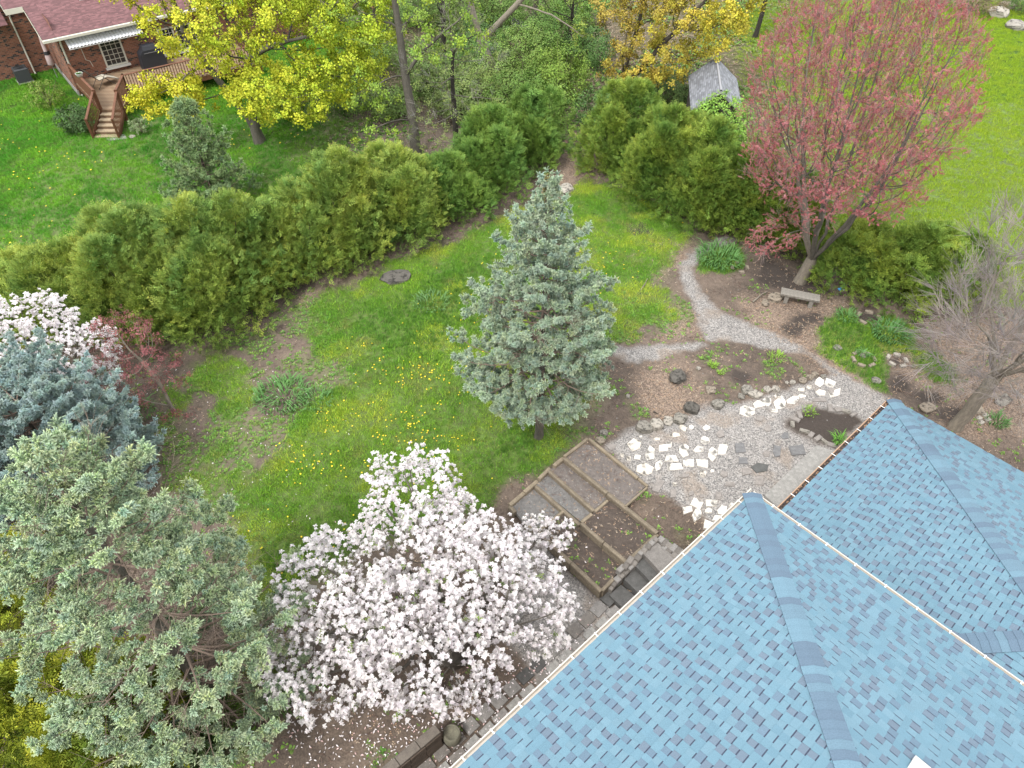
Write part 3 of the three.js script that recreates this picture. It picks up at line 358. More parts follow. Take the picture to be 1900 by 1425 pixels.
// ---- spruces
function spruce(name, label, pos, o) {
  const r = RNG(o.seed), g = thing(name, label, 'spruce tree', pos, 0, o.group), trunk = new MB(), br = new MB(), lists = [[], [], []], dead = [];
  const top = V(r.s(0.1), o.h, r.s(0.1)); trunk.tube([V(0, -0.15, 0), V(0, 0.25, 0), V(r.s(0.04), o.h * 0.4, r.s(0.04)), V(0, o.h * 0.75, 0), top], [o.tr * 1.35, o.tr, o.tr * 0.72, o.tr * 0.32, 0.012], 9);
  for (let y = o.clear; y < o.h - 0.15; y += o.gap * (0.75 + 0.5 * r()) * (0.75 + 0.35 * (1 - y / o.h))) {
    const q = (y - o.clear) / (o.h - o.clear), prof = o.profile(q), n = Math.round(lerp(o.arms, 4, q) + r.s(1)), a0 = r() * 6.283;
    for (let k = 0; k < n; k++) {
      const az = a0 + k / n * 6.283 + r.s(0.3), L = Math.max(0.14, o.rad * prof * r.r(0.72, 1.12)), dir = V(Math.cos(az), 0, Math.sin(az)), e0 = lerp(o.droop, 0.9, q * q) + r.s(0.12), pts = [], rad = [], side = V(-dir.z, 0, dir.x);
      for (let m = 0; m <= 6; m++) { const t = m / 6; pts.push(V(0, y, 0).addScaledVector(dir, L * t).add(V(0, L * (Math.sin(e0) * t + (o.curl ?? 0.16) * t * t - 0.1 * Math.sin(t * 3.14)), 0)).addScaledVector(side, L * 0.05 * Math.sin(t * 3 + k))); rad.push(lerp(0.012 + L * 0.011, 0.005, t)); }
      br.tube(pts, rad, 4);
      const f0 = lerp(o.bare, 0.1, q), put = (p, d, s) => { const li = r() < (o.pale ?? 0.4) ? 1 : 0, dd = d.clone().add(V(r.s(0.35), 0.3 + r.s(0.25), r.s(0.35))).normalize(), c = shade(mix3(o.col, o.col2, r() * (0.35 + 0.65 * (o.mixTop ?? 0.5))), r, 0.16); lists[li].push({ m: place(p, dd, r() * 6.283, s * r.r(0.8, 1.2)), c }); };
      const P = (t) => { const x = Math.min(5.999, t * 6), i = Math.floor(x); return pts[i].clone().lerp(pts[i + 1], x - i); };
      if (o.pads && L > 0.5) { const nb = Math.max(3, Math.round(L * o.pads)); for (let m = 0; m <= nb; m++) { const t = m === nb ? 1 : lerp(Math.max(0.25, f0 - 0.1), 0.95, m / nb), p = P(t), ad = P(Math.min(1, t + 0.05)).sub(P(t - 0.05)).normalize(), sg = m % 2 ? 1 : -1, LL = m === nb ? 0.1 : Math.min(L * 0.5, 0.95) * (1.1 - t * 0.75) * r.r(0.7, 1.2), ld = m === nb ? ad : ad.clone().multiplyScalar(0.8).addScaledVector(side, sg).add(V(0, -0.05 + r.s(0.25) - 0.25 * (1 - q), 0)).normalize(), e = p.clone().addScaledVector(ld, LL);
          br.tube([p, p.clone().lerp(e, 0.5).add(V(0, 0.03, 0)), e], [0.009, 0.006, 0.003], 3); if (r() < (o.gaps ?? 0)) { dead.push({ m: place(p.clone().lerp(e, 0.4), ld, r() * 6.283, r.r(0.7, 1.2)), c: [0.3, 0.23, 0.18] }); continue; }
          const np = Math.round(r.r(11, 20) * (o.full ?? 1)), ps = r.r(0.9, 1.3), hang = r() < 0.5 ? 0.22 : 0.08; for (let w = 0; w < np; w++) { const f = r.r(-0.9, 0.35) * 0.34 * ps, s2 = r.s(0.15 * ps) * (1 - Math.abs(f)), pp = e.clone().addScaledVector(ld, f).addScaledVector(side, s2).add(V(0, r.s(0.05) - hang * Math.abs(s2), 0)); put(pp, ld.clone().addScaledVector(side, s2 * 3), o.size); } } continue; }
      const steps = Math.max(3, Math.round(L * (1 - f0) / o.space));
      for (let m = 0; m <= steps; m++) { const t = f0 + (1 - f0) * m / steps, p = P(t), ad = P(Math.min(1, t + 0.05)).sub(P(t - 0.05)).normalize(); if (r() < (o.gaps ?? 0) && m < steps) continue; put(p.clone().add(V(0, 0.03, 0)), ad, o.size);
        const LL = Math.min(L * 0.42, 0.75) * (1.05 - t * 0.75) + 0.08; for (const sg of [-1, 1]) { if (r() < (o.gaps ?? 0)) continue; const ld = ad.clone().multiplyScalar(0.75).addScaledVector(side, sg).add(V(0, -0.12 + r.s(0.2), 0)).normalize(), cnt = Math.max(1, Math.round(LL / (o.space * 1.05))); for (let w = 1; w <= cnt; w++) put(p.clone().addScaledVector(ld, LL * w / cnt * r.r(0.85, 1.05)).add(V(0, r.s(0.05), 0)), ld, o.size * 0.95); if (LL > 0.2) br.tube([p, p.clone().addScaledVector(ld, LL * 0.9)], [0.007, 0.003], 3); } }
      if (o.dead) { const cnt = Math.round(L * f0 * o.dead); for (let w = 0; w < cnt; w++) { const t = r.r(0.08, f0 + 0.2), p = P(t), ld = dir.clone().multiplyScalar(0.6).addScaledVector(side, r() < 0.5 ? 1 : -1).add(V(0, r.s(0.6) - 0.1, 0)).normalize(), k2 = r.r(0.8, 1.3); dead.push({ m: place(p, ld, r() * 6.283, r.r(0.6, 1.2)), c: [0.3 * k2, 0.24 * k2, 0.2 * k2] }); } }
    }
  }
  for (let k = 0; k < 10; k++) lists[1].push({ m: place(top.clone().add(V(0, -0.09 * k, 0)), V(r.s(0.5), 1, r.s(0.5)).normalize(), r() * 6.283, o.size * 0.85), c: shade(o.tip ?? o.col2, r, 0.1) });
  part('trunk', trunk.build(), o.bark ?? M.bark, g); part('branch', br.build(), M.twig, g, 'stuff');
  lists.forEach((l, k) => { if (l.length) scatter('crown', U.spruce[k % 2], M.leaf, l, g); });
  if (dead.length) { const b = U.dead; scatter('dead_twigs', b, new THREE.MeshStandardMaterial({ roughness: 0.95 }), dead, g); }
  return lists[0].length + lists[1].length;
}
const cone = (p) => (q) => Math.pow(1 - q, p), BLUE = [0.31, 0.41, 0.38], BLUEG = [0.36, 0.43, 0.33];
let cnt = 0;
cnt += spruce('blue_spruce', 'blue green spruce standing alone at the edge of the lawn beside the patio', G(1000, 810), { seed: 101, h: 8.55, tr: 0.13, pads: 3.4, clear: 1.9, rad: 2.25, gap: 0.36, arms: 6, bare: 0.42, droop: -0.1, space: 0.16, size: 0.82, gaps: 0.12, dead: 9, col: [0.49, 0.63, 0.55], col2: [0.68, 0.77, 0.58], tip: [0.5, 0.42, 0.2], bark: M.barkGrey, profile: (q) => q < 0.2 ? 0.55 + 2.5 * q : Math.pow(1 - q, 1.02) * 1.3 });
cnt += spruce('blue_spruce', 'large spruce with bare inner twigs and leaning grey trunk, nearest to the camera', G(398, 1302), { seed: 102, h: 8.9, tr: 0.17, clear: 1.2, pads: 2.6, rad: 2.55, gap: 0.46, arms: 6, bare: 0.4, droop: -0.15, space: 0.17, size: 0.92, gaps: 0.3, full: 1.1, dead: 30, pale: 0.6, mixTop: 0.8, col: [0.53, 0.69, 0.56], col2: [0.74, 0.84, 0.58], bark: M.barkGrey, profile: (q) => q < 0.2 ? 0.8 + q : Math.pow(1 - q, 0.72) * 1.17 });
cnt += spruce('blue_spruce', 'low broad silver blue spruce below the small white magnolia', G(135, 900), { seed: 103, h: 3.7, tr: 0.12, clear: 0.3, rad: 2.6, pads: 4.6, gap: 0.26, arms: 9, bare: 0.3, droop: 0.1, space: 0.16, size: 0.92, gaps: 0.05, dead: 3, pale: 0.15, col: [0.5, 0.64, 0.67], col2: [0.6, 0.74, 0.76], profile: (q) => Math.sqrt(Math.max(0, 1 - q * q)) * 0.98 });
cnt += spruce('young_spruce', 'slim young green spruce on the lawn behind the cedar hedge', G(405, 395), { seed: 104, h: 4.9, tr: 0.08, clear: 0.3, rad: 1.95, gap: 0.36, arms: 6, bare: 0.15, droop: -0.02, space: 0.2, size: 1.3, gaps: 0.25, pale: 0.5, col: [0.36, 0.52, 0.27], col2: [0.52, 0.66, 0.36], curl: 0.3, profile: cone(0.85) });

// ---- cedars
function cedar(label, px, foot, topPy, wide, o = {}) {
  const r = RNG(px * 7 + foot), f = G(px, foot), rad = wide * 1.12, pos = V(f.x, 0, f.z - rad * 0.85); pos.y = gh(pos.x, pos.z); const h = Math.max(1.2, levelAt(-pos.z, topPy) - pos.y);
  const g = thing(o.name ?? 'cedar_shrub', label, o.cat ?? 'hedge shrub', pos, 0, o.group), n = o.lead ?? 5, L = [], st = new MB(), units = [[], [], []];
  for (let k = 0; k < n; k++) { const a = k / n * 6.283 + r.s(0.5), q = k === 0 ? 0 : rad * r.r(0.5, 0.85); L.push([Math.cos(a) * q, Math.sin(a) * q, h * (k === 0 ? 1 : r.r(0.62, 0.95)), rad * r.r(0.62, 0.9)]); st.tube([V(0, -0.1, 0), V(Math.cos(a) * q * 0.6, h * 0.25, Math.sin(a) * q * 0.6), V(L[k][0], L[k][2] * 0.8, L[k][1])], [0.06, 0.04, 0.01], 5); }
  const N = Math.round((o.n ?? 1750) * rad * h / 3);
  for (let k = 0; k < N * n / 4; k++) { const [x, z, hh, rr] = L[Math.floor(r() * n)], t = Math.pow(r(), 0.8), a = r() * 6.283, deep = r() < 0.3 ? r.r(0.4, 0.8) : r() < 0.2 ? r.r(1.08, 1.28) : r.r(0.82, 1.08), w = rr * (t < 0.22 ? 0.85 + 0.7 * t : Math.pow(Math.max(0, 1 - Math.pow((t - 0.22) / 0.78, 2.1)), 0.55)) * (0.72 + 0.56 * fbm(a * 1.6 + x * 3, t * 6 + z)) * deep;
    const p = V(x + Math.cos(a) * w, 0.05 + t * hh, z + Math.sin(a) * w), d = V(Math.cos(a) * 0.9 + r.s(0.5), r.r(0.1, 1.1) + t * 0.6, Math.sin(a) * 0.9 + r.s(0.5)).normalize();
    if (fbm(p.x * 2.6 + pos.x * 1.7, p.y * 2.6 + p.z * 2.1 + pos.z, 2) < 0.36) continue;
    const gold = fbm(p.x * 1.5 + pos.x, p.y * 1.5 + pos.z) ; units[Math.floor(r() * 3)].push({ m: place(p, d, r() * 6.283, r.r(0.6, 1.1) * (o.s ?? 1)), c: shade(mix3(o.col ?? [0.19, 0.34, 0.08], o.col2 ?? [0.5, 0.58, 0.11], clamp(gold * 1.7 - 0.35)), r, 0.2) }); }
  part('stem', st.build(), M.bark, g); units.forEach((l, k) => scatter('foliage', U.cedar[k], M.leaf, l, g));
}
const HLg = 'cedars of the long hedge', GR1 = { col: [0.15, 0.31, 0.065], col2: [0.3, 0.45, 0.085] };
[[30, 625, 500, 1.25, 'golden tipped cedar at the far end of the long hedge, behind the small white magnolia'], [150, 625, 455, 1.3, 'golden green cedar of the long hedge rising behind the small white magnolia'], [270, 628, 405, 1.45, 'broad yellow green cedar behind the small red leaved tree'], [385, 625, 375, 1.6, 'largest rounded cedar of the long hedge, just before the dark gap'], [470, 560, 400, 1.1, 'rounded cedar directly beside the dark gap in the long hedge'],
  [560, 528, 345, 1.3, 'dense green cedar on the far side of the dark gap in the long hedge'], [650, 500, 285, 1.2, 'tall cedar of the long hedge next to the mossy lawn edge'], [745, 460, 280, 1.25, 'pointed cedar in the middle of the upper long hedge'], [835, 415, 290, 1.1, 'shorter cedar of the long hedge in front of the ivy covered trunk'], [920, 370, 205, 1.2, 'deep green cedar near the upper end of the long hedge'], [992, 318, 172, 1.0, 'last cedar of the long hedge beside the gap to the woodland']].forEach(([x, f, t, w, l], k) => cedar(l, x, f, t, w, { group: HLg, ...(k > 7 ? GR1 : {}), lead: w > 1.4 ? 8 : 6 }));
const HRg = 'cedars of the short hedge';
[[1162, 345, 155, 1.2, 'tall leafy cedar at the woodland end of the short hedge'], [1235, 395, 205, 1.25, 'second cedar of the short hedge, counted from the woodland gap'], [1310, 425, 230, 1.2, 'cedar of the short hedge standing below the grey roofed shed'], [1390, 445, 255, 1.2, 'cedar of the short hedge half hidden by red branches'], [1600, 552, 420, 1.0, 'small dark cedar behind the trunk of the red flowering tree'], [1690, 580, 425, 1.1, 'dark cedar between the red flowering tree and the bare tree'], [1790, 560, 440, 1.05, 'cedar half hidden behind the bare twigs of the grey tree'], [1480, 470, 330, 1.0, 'shaded cedar directly behind the red flowering tree trunk']].forEach(([x, f, t, w, l], k) => cedar(l, x, f, t, w, { group: HRg, col: [0.17, 0.32, 0.06], col2: [0.43, 0.52, 0.08], lead: 6 }));
// golden shrubs in the near corner
[[60, 1450, 1265, 1.1, 'yellow tipped cypress shrub in the near corner under the large spruce'], [235, 1475, 1290, 1.05, 'bright golden cypress shrub at the foot of the large spruce'], [-10, 1190, 1040, 0.9, 'golden cypress shrub beside the large spruce, farther from the wall']].forEach(([x, f, t, w, l]) => cedar(l, x, f, t, w, { name: 'golden_cypress', cat: 'shrub', group: 'golden cypress shrubs', col: [0.22, 0.34, 0.05], col2: [0.55, 0.56, 0.05], lead: 6 }));
cedar('small dark green juniper on the bare soil below the large spruce', 370, 1420, 1375, 0.5, { name: 'low_juniper', cat: 'shrub', col: [0.1, 0.19, 0.05], col2: [0.14, 0.24, 0.06] });
// ---- deciduous trees
function tree(name, label, category, pos, o) {
  const g = thing(name, label, category, pos, 0, o.group), r = RNG(o.seed + 5), stems = o.stems(r), t = grow({ seed: o.seed, stems, inside: blob(o.crown), n: o.n, step: o.step, kill: o.kill, lift: o.lift ?? 0.1, wob: o.wob ?? 0.14 }), L = limbs(t, { tip: o.tip ?? 0.006, pow: o.pow ?? 2.3, trunk: o.trunk, flare: o.flare ?? 1.4 });
  part('trunk', L.trunk, o.bark ?? M.bark, g); part('branch', L.branch, o.bark2 ?? o.bark ?? M.bark, g, 'stuff');
  for (const f of o.leaves ?? []) foliage(t, f.unit, f.mat ?? M.leaf, g, f.name ?? 'crown', { seed: o.seed + 9, ...f });
  return { g, t };
}
const one = (h, lx = 0, lz = 0) => (r) => [{ pts: stemPts(V(0, -0.15, 0), V(lx, h, lz), 5, r, 0.05) }];
// front magnolia
{
  const b = at(850, 1215, -0.62); b.y = gh(b.x, b.z);
  const c = (px, py, Y, rx, ry, rz, w, sh = 0.6) => { const p = at(px, py, Y).sub(b); return [p.x, p.y, p.z, rx, ry, rz, w, sh]; };
  const white = (p, r) => { const k = r.r(0.93, 0.98); return [k, k * r.r(0.965, 1), k * r.r(0.965, 1)]; };
  tree('magnolia_tree', 'large white blossoming magnolia beside the blue roof and timber terraces', 'magnolia tree', b, { seed: 201, n: 2900, step: 0.15, kill: 0.22, trunk: 0.085, tip: 0.0045, flare: 1.2, bark: M.barkGrey, lift: 0.05,
    stems: (r) => [0, 1, 2, 3, 4].map((k) => ({ pts: stemPts(V(Math.cos(k * 1.3) * 0.12, -0.1, Math.sin(k * 1.3) * 0.12), V(Math.cos(k * 1.3 + 0.3) * 0.75, 1.1, Math.sin(k * 1.3 + 0.3) * 0.75), 4, r, 0.05) })),
    crown: [c(770, 930, 2.7, 1.3, 1.3, 1.3, 0.55), c(650, 1090, 1.7, 1.75, 1.3, 1.6, 1), c(860, 1060, 2.2, 1.7, 1.5, 1.6, 1.1), c(980, 1120, 1.6, 1.15, 1.1, 1.2, 0.55), c(600, 1240, 0.9, 1.35, 0.8, 1.2, 0.7), c(800, 1220, 1.5, 1.7, 1.2, 1.3, 0.9), c(700, 1150, 2.0, 1.3, 1.1, 1.1, 0.5), c(1010, 990, 0.9, 0.7, 0.6, 0.6, 0.16), c(540, 1215, 0.8, 0.85, 0.6, 0.9, 0.4), c(830, 985, 2.3, 1.2, 0.9, 1.0, 0.5), c(770, 1130, 2.0, 1.4, 0.7, 1.2, 0.6, 0.2)],
    leaves: [{ unit: U.magnolia, mat: M.thin, name: 'blossom', maxR: 0.009, per: 2.5, ends: 3.8, jit: 0.16, s0: 0.85, s1: 1.3, color: white, up: 1.5 }, { unit: U.bush, name: 'young_leaves', maxR: 0.006, per: 0.12, s0: 0.3, s1: 0.55, color: (p, r) => shade([0.2, 0.3, 0.06], r) }] });
  const b2 = at(110, 745, -0.65); b2.y = gh(b2.x, b2.z); const d = (px, py, Y, rx, ry, rz, w) => { const p = at(px, py, Y).sub(b2); return [p.x, p.y, p.z, rx, ry, rz, w, 0.6]; };
  tree('magnolia_tree', 'smaller white blossoming magnolia in front of the golden cedar hedge', 'magnolia tree', b2, { seed: 202, n: 1100, step: 0.17, kill: 0.28, trunk: 0.07, tip: 0.0045, bark: M.barkGrey, flare: 1.2,
    stems: (r) => [0, 1, 2, 3].map((k) => ({ pts: stemPts(V(Math.cos(k * 1.6) * 0.12, -0.1, Math.sin(k * 1.6) * 0.12), V(Math.cos(k * 1.6) * 0.6, 1, Math.sin(k * 1.6) * 0.6), 4, r, 0.05) })),
    crown: [d(60, 610, 2.0, 1.6, 1.1, 1.2, 1), d(150, 650, 1.5, 1.2, 1.0, 1.1, 0.8), d(0, 660, 1.6, 1.4, 1, 1.2, 0.7), d(180, 700, 0.6, 0.7, 0.6, 0.7, 0.25)],
    leaves: [{ unit: U.magnolia, mat: M.thin, name: 'blossom', maxR: 0.009, per: 2.6, ends: 3.6, jit: 0.15, s0: 0.9, s1: 1.4, color: white, up: 1.5 }] });
}
// red flowering maple
tree('red_maple', 'spreading multi stemmed tree covered in red flowers behind the stone bench', 'tree', G(1484, 522), { seed: 211, n: 3200, step: 0.2, kill: 0.3, trunk: 0.22, tip: 0.0055, pow: 2.15, bark: M.barkPale, bark2: M.barkGrey, lift: 0.2, wob: 0.12, flare: 1.35,
  stems: (r) => { const s = [{ pts: stemPts(V(0, -0.15, 0), V(0.15, 0.9, 0), 4, r, 0.02) }]; for (let k = 0; k < 7; k++) { const a = k / 7 * 6.283 + 0.4, q = k === 6 ? 0.2 : 1; s.push({ from: 3, pts: stemPts(V(0.15 + Math.cos(a) * 0.12, 1.2, Math.sin(a) * 0.12), V(0.15 + Math.cos(a) * 1.1 * q, 3.4, Math.sin(a) * 1.1 * q), 6, r, 0.06) }); } return s; },
  crown: [[-0.1, 6.9, -0.2, 3.4, 3.6, 3.5, 1.8, 0.15], [-0.1, 4.9, 0, 3.0, 1.8, 3.0, 0.8, 0.3], [-1.8, 2.6, 1.0, 1.2, 0.6, 1.2, 0.02]],
  leaves: [{ unit: U.red, name: 'flowers', maxR: 0.0095, per: 5.8, jit: 0.18, s0: 0.42, s1: 0.82, up: 0.5, color: (p, r) => shade(mix3([0.5, 0.11, 0.13], [0.57, 0.26, 0.25], r()), r, 0.2) }, { unit: U.fine, name: 'twigs', maxR: 0.0075, per: 0.35, jit: 0.05, s0: 0.6, s1: 1, up: 0.5, color: (p, r) => shade([0.34, 0.26, 0.24], r) }] });
// bare tree
tree('bare_tree', 'bare grey tree with a pale twisted trunk beside the far blue roof corner', 'tree', G(1772, 792), { seed: 221, n: 1300, step: 0.2, kill: 0.33, trunk: 0.19, tip: 0.005, pow: 2.2, bark: M.barkPale, lift: 0.25, wob: 0.1, flare: 1.4,
  stems: (r) => { const s = [{ pts: [V(0, -0.15, 0), V(0.02, 0.2, 0), V(0.1, 0.7, 0.02), V(0.12, 1.1, 0), V(0.2, 1.6, 0), V(0.25, 2.0, -0.05)] }]; for (let k = 0; k < 6; k++) { const a = k / 6 * 6.283; s.push({ from: 5, pts: stemPts(V(0.25 + Math.cos(a) * 0.15, 2.3, Math.sin(a) * 0.15), V(0.25 + Math.cos(a) * 0.9, 3.6, Math.sin(a) * 0.9), 4, r, 0.05) }); } return s; },
  crown: [[0.6, 5.0, 0, 2.6, 2.6, 2.6, 1, 0.3], [0.6, 3.3, 0, 2.7, 1.2, 2.7, 0.8, 0.35], [-0.9, 2.9, 0.2, 1.5, 1.0, 1.4, 0.3]],
  leaves: [{ unit: U.twig, mat: new THREE.MeshStandardMaterial({ roughness: 0.9 }), name: 'twigs', maxR: 0.011, per: 1.0, jit: 0.04, s0: 0.7, s1: 1.2, up: 0.6, color: (p, r) => shade(mix3([0.42, 0.37, 0.335], [0.34, 0.285, 0.275], r()), r) }] });
// small red leaved tree by the hedge
{ const b = G(325, 765); tree('japanese_maple', 'small leaning tree with dark red young leaves beside the smaller magnolia', 'tree', b, { seed: 231, n: 560, step: 0.15, kill: 0.26, trunk: 0.065, tip: 0.0045, bark: M.barkPale, lift: 0.0, flare: 1.3,
  stems: (r) => [{ pts: [V(0, -0.1, 0), V(-0.05, 0.3, 0), V(-0.5, 0.55, 0.1), V(-1.0, 0.8, 0.1)] }, { from: 1, pts: [V(-0.1, 0.7, -0.1), V(-0.2, 1.3, -0.2), V(-0.45, 1.9, -0.3)] }],
  crown: [[-0.7, 2.7, -0.4, 1.1, 1.0, 1.0, 1], [-1.2, 1.6, 0.2, 1.2, 0.8, 1.0, 1], [0.2, 1.5, -0.3, 0.7, 0.7, 0.7, 0.35], [0.5, 0.5, 0.5, 0.9, 0.25, 0.4, 0.15]],
  leaves: [{ unit: U.small, name: 'crown', maxR: 0.009, per: 1.4, jit: 0.12, s0: 0.4, s1: 0.75, color: (p, r) => shade(mix3([0.26, 0.07, 0.08], [0.4, 0.15, 0.16], r()), r) }] }); }
// Norway maple over the neighbour's deck
const yellow = (p, r) => shade(mix3([0.68, 0.66, 0.03], [0.52, 0.66, 0.04], clamp(0.5 + p.x * 0.1 + r.s(0.4))), r, 0.18);
tree('norway_maple', 'large yellow leaved maple with forked trunk standing in front of the brick house', 'maple tree', G(484, 264), { seed: 241, n: 2800, step: 0.32, kill: 0.55, trunk: 0.26, tip: 0.008, bark: M.barkGrey, lift: 0.03, group: 'maples beyond the hedge',
  stems: (r) => [{ pts: [V(0, -0.2, 0), V(-0.1, 0.6, 0), V(-0.35, 1.3, 0), V(-0.9, 2.4, 0), V(-1.6, 3.6, -0.2), V(-2.2, 4.6, -0.3)] }, { from: 1, pts: [V(0.05, 1.4, 0), V(0.1, 2.6, 0), V(0.4, 4.0, 0.1)] }],
  crown: [[0.5, 7, -0.5, 4.8, 3.6, 4.4, 1.3, 0.3], [2.2, 3.4, 1.2, 3.0, 1.7, 2.4, 1, 0.2], [-3.2, 2.7, 1.0, 2.1, 1.0, 1.4, 0.5, 0.1], [5.2, 6.5, 0.5, 2.5, 2.5, 2.5, 0.5], [-4.5, 8, -1, 2.5, 2.0, 2.5, 0.25], [4.6, 4.2, 0.8, 2.2, 1.6, 1.8, 0.5]],
  leaves: [{ unit: U.maple, name: 'crown', maxR: 0.022, per: 2.3, jit: 0.27, s0: 0.75, s1: 1.2, color: yellow }] });
// maple with tall trunk
tree('green_maple', 'tall grey trunked maple with lime green leaves beyond the middle of the hedge', 'maple tree', G(772, 284), { seed: 242, n: 620, step: 0.34, kill: 0.6, trunk: 0.2, tip: 0.008, bark: M.barkGrey, lift: 0.1, group: 'maples beyond the hedge',
  stems: (r) => [{ pts: [V(0, -0.2, 0), V(0.0, 1.5, 0), V(-0.15, 3.5, -0.1), V(-0.2, 5.5, 0), V(-0.3, 7.5, 0)] }, { from: 2, pts: [V(0.6, 4.6, 0.4), V(1.4, 5.4, 0.8)] }],
  crown: [[0.4, 9, 0, 3.6, 3, 3.2, 0.7], [1.6, 5.6, 0.6, 2.4, 1.4, 2, 0.6], [-1.4, 3.2, 1.2, 1.3, 1.1, 1.2, 0.45], [-1.6, 1.6, 1.4, 1.1, 0.7, 0.9, 0.28], [-2, 5.8, 0, 1.8, 1.2, 1.8, 0.4]],
  leaves: [{ unit: U.maple, name: 'crown', maxR: 0.02, per: 0.9, jit: 0.22, s0: 0.65, s1: 1.05, color: (p, r) => shade(mix3([0.33, 0.47, 0.04], [0.22, 0.38, 0.05], r()), r) }] });
tree('leaning_maple', 'leaning grey tree with a pale forked trunk in the middle of the woodland', 'tree', G(934, 172), { seed: 243, n: 420, step: 0.36, kill: 0.65, trunk: 0.24, tip: 0.008, bark: M.barkPale, lift: 0.15,
  stems: (r) => [{ pts: [V(0, -0.2, 0), V(-0.5, 1.2, 0), V(-1.1, 2.6, 0), V(-1.5, 4.2, 0), V(-1.9, 6.4, 0)] }, { from: 2, pts: [V(-0.2, 3.5, 0.1), V(0.7, 4.4, 0.2), V(1.8, 5.6, 0.2)] }],
  crown: [[-2, 9, 0, 3, 2.6, 3, 0.8], [2.4, 6.4, 0.4, 2.2, 1.8, 2, 0.8], [3.6, 3.6, 1.2, 1.0, 0.9, 0.9, 0.3]],
  leaves: [{ unit: U.maple, name: 'crown', maxR: 0.02, per: 0.6, jit: 0.22, s0: 0.55, s1: 0.95, color: (p, r) => shade([0.3, 0.4, 0.06], r) }] });
tree('ivy_tree', 'dark ivy clad tree with thin olive twigs just behind the long hedge', 'tree', G(846, 290), { seed: 244, n: 850, step: 0.24, kill: 0.42, trunk: 0.13, tip: 0.005, bark: M.barkDark, bark2: M.barkGrey, lift: -0.02,
  stems: (r) => [{ pts: stemPts(V(0, -0.2, 0), V(0.1, 4.4, 0), 7, r, 0.05) }],
  crown: [[0.1, 4.6, 0, 2.4, 1.8, 2.0, 1], [0.3, 2.6, 0.5, 2.3, 1.5, 1.6, 0.9], [-1.1, 1.6, 0.6, 1.1, 1.0, 1, 0.3], [1.6, 1.4, 0.8, 1.2, 0.9, 1.0, 0.3]],
  leaves: [{ unit: U.small, name: 'crown', maxR: 0.009, per: 0.8, jit: 0.15, s0: 0.5, s1: 0.95, color: (p, r) => shade([0.26, 0.34, 0.09], r) }, { unit: U.fine, mat: new THREE.MeshStandardMaterial({ roughness: 0.9 }), name: 'twigs', maxR: 0.008, per: 0.4, s0: 0.7, s1: 1.2, color: (p, r) => shade([0.36, 0.34, 0.3], r) }] });
// amber maple before the shed
tree('amber_maple', 'amber and yellow leaved maple between the woodland and the grey roofed shed', 'maple tree', G(1150, 205), { seed: 245, n: 1900, step: 0.3, kill: 0.5, trunk: 0.18, tip: 0.007, bark: M.bark, lift: 0.03, group: 'maples beyond the hedge',
  stems: (r) => [{ pts: [V(0, -0.2, 0), V(0, 1.2, 0), V(-0.1, 2.6, 0)] }, { from: 1, pts: [V(0.9, 2.2, 0), V(1.8, 3.4, 0)] }, { from: 1, pts: [V(0.2, 2.4, -0.5), V(0.6, 4.0, -0.8)] }],
  crown: [[2.6, 4.9, -0.3, 3.5, 2.6, 2.6, 1.4, 0.25], [1.0, 2.5, 0.6, 2.4, 1.1, 1.4, 0.65], [0.2, 5.5, 0, 2.2, 1.8, 2, 0.5], [4.4, 6.6, -0.5, 2.4, 2, 2.2, 0.6]],
  leaves: [{ unit: U.maple, name: 'crown', maxR: 0.02, per: 1.5, jit: 0.24, s0: 0.7, s1: 1.15, color: (p, r) => shade(mix3([0.47, 0.36, 0.06], [0.6, 0.55, 0.045], clamp(p.x * 0.17 + 0.2 + r.s(0.35))), r, 0.2) }] });
// further woodland: single trees told apart by trunk and leaf
[['lime_tree', 'lime green tree at the back of the woodland beside the amber maple', 1050, 120, 7, [0.24, 0.36, 0.06], 251, 0.12, 0.6], ['brown_tree', 'tree with brown young leaves behind the tall grey trunks', 700, 95, 8, [0.28, 0.17, 0.07], 252, 0.16, 0.5], ['wood_tree', 'slender dark trunked tree between the grey maple and the leaning tree', 822, 120, 8.5, [0.2, 0.33, 0.06], 253, 0.14, 0.5], ['wood_tree', 'dark straight trunk behind the leaning tree, lightly leafed', 990, 60, 9, [0.26, 0.36, 0.06], 254, 0.15, 0.4], ['wood_tree', 'yellow green tree at the far edge of the woodland behind the shed', 1400, 70, 8, [0.33, 0.42, 0.04], 255, 0.14, 0.8], ['wood_tree', 'far brownish tree standing behind the yellow leaved maple', 610, 30, 9, [0.3, 0.22, 0.07], 256, 0.16, 0.5]].forEach(([n, l, x, y, h, c, s, tr, per]) => tree(n, l, 'tree', G(x, y), { seed: s, n: 420, step: 0.36, kill: 0.6, trunk: tr, tip: 0.007, bark: s % 2 ? M.barkDark : M.bark, lift: 0.08, group: 'woodland trees', stems: one(h * 0.35, 0.2, 0), crown: [[0.2, h * 0.62, 0, 2.6, h * 0.38, 2.5, 1]], leaves: [{ unit: U.maple, name: 'crown', maxR: 0.02, per: per * 1.5, jit: 0.25, s0: 0.55, s1: 0.95, color: (p, r) => shade(c, r, 0.25) }] }));
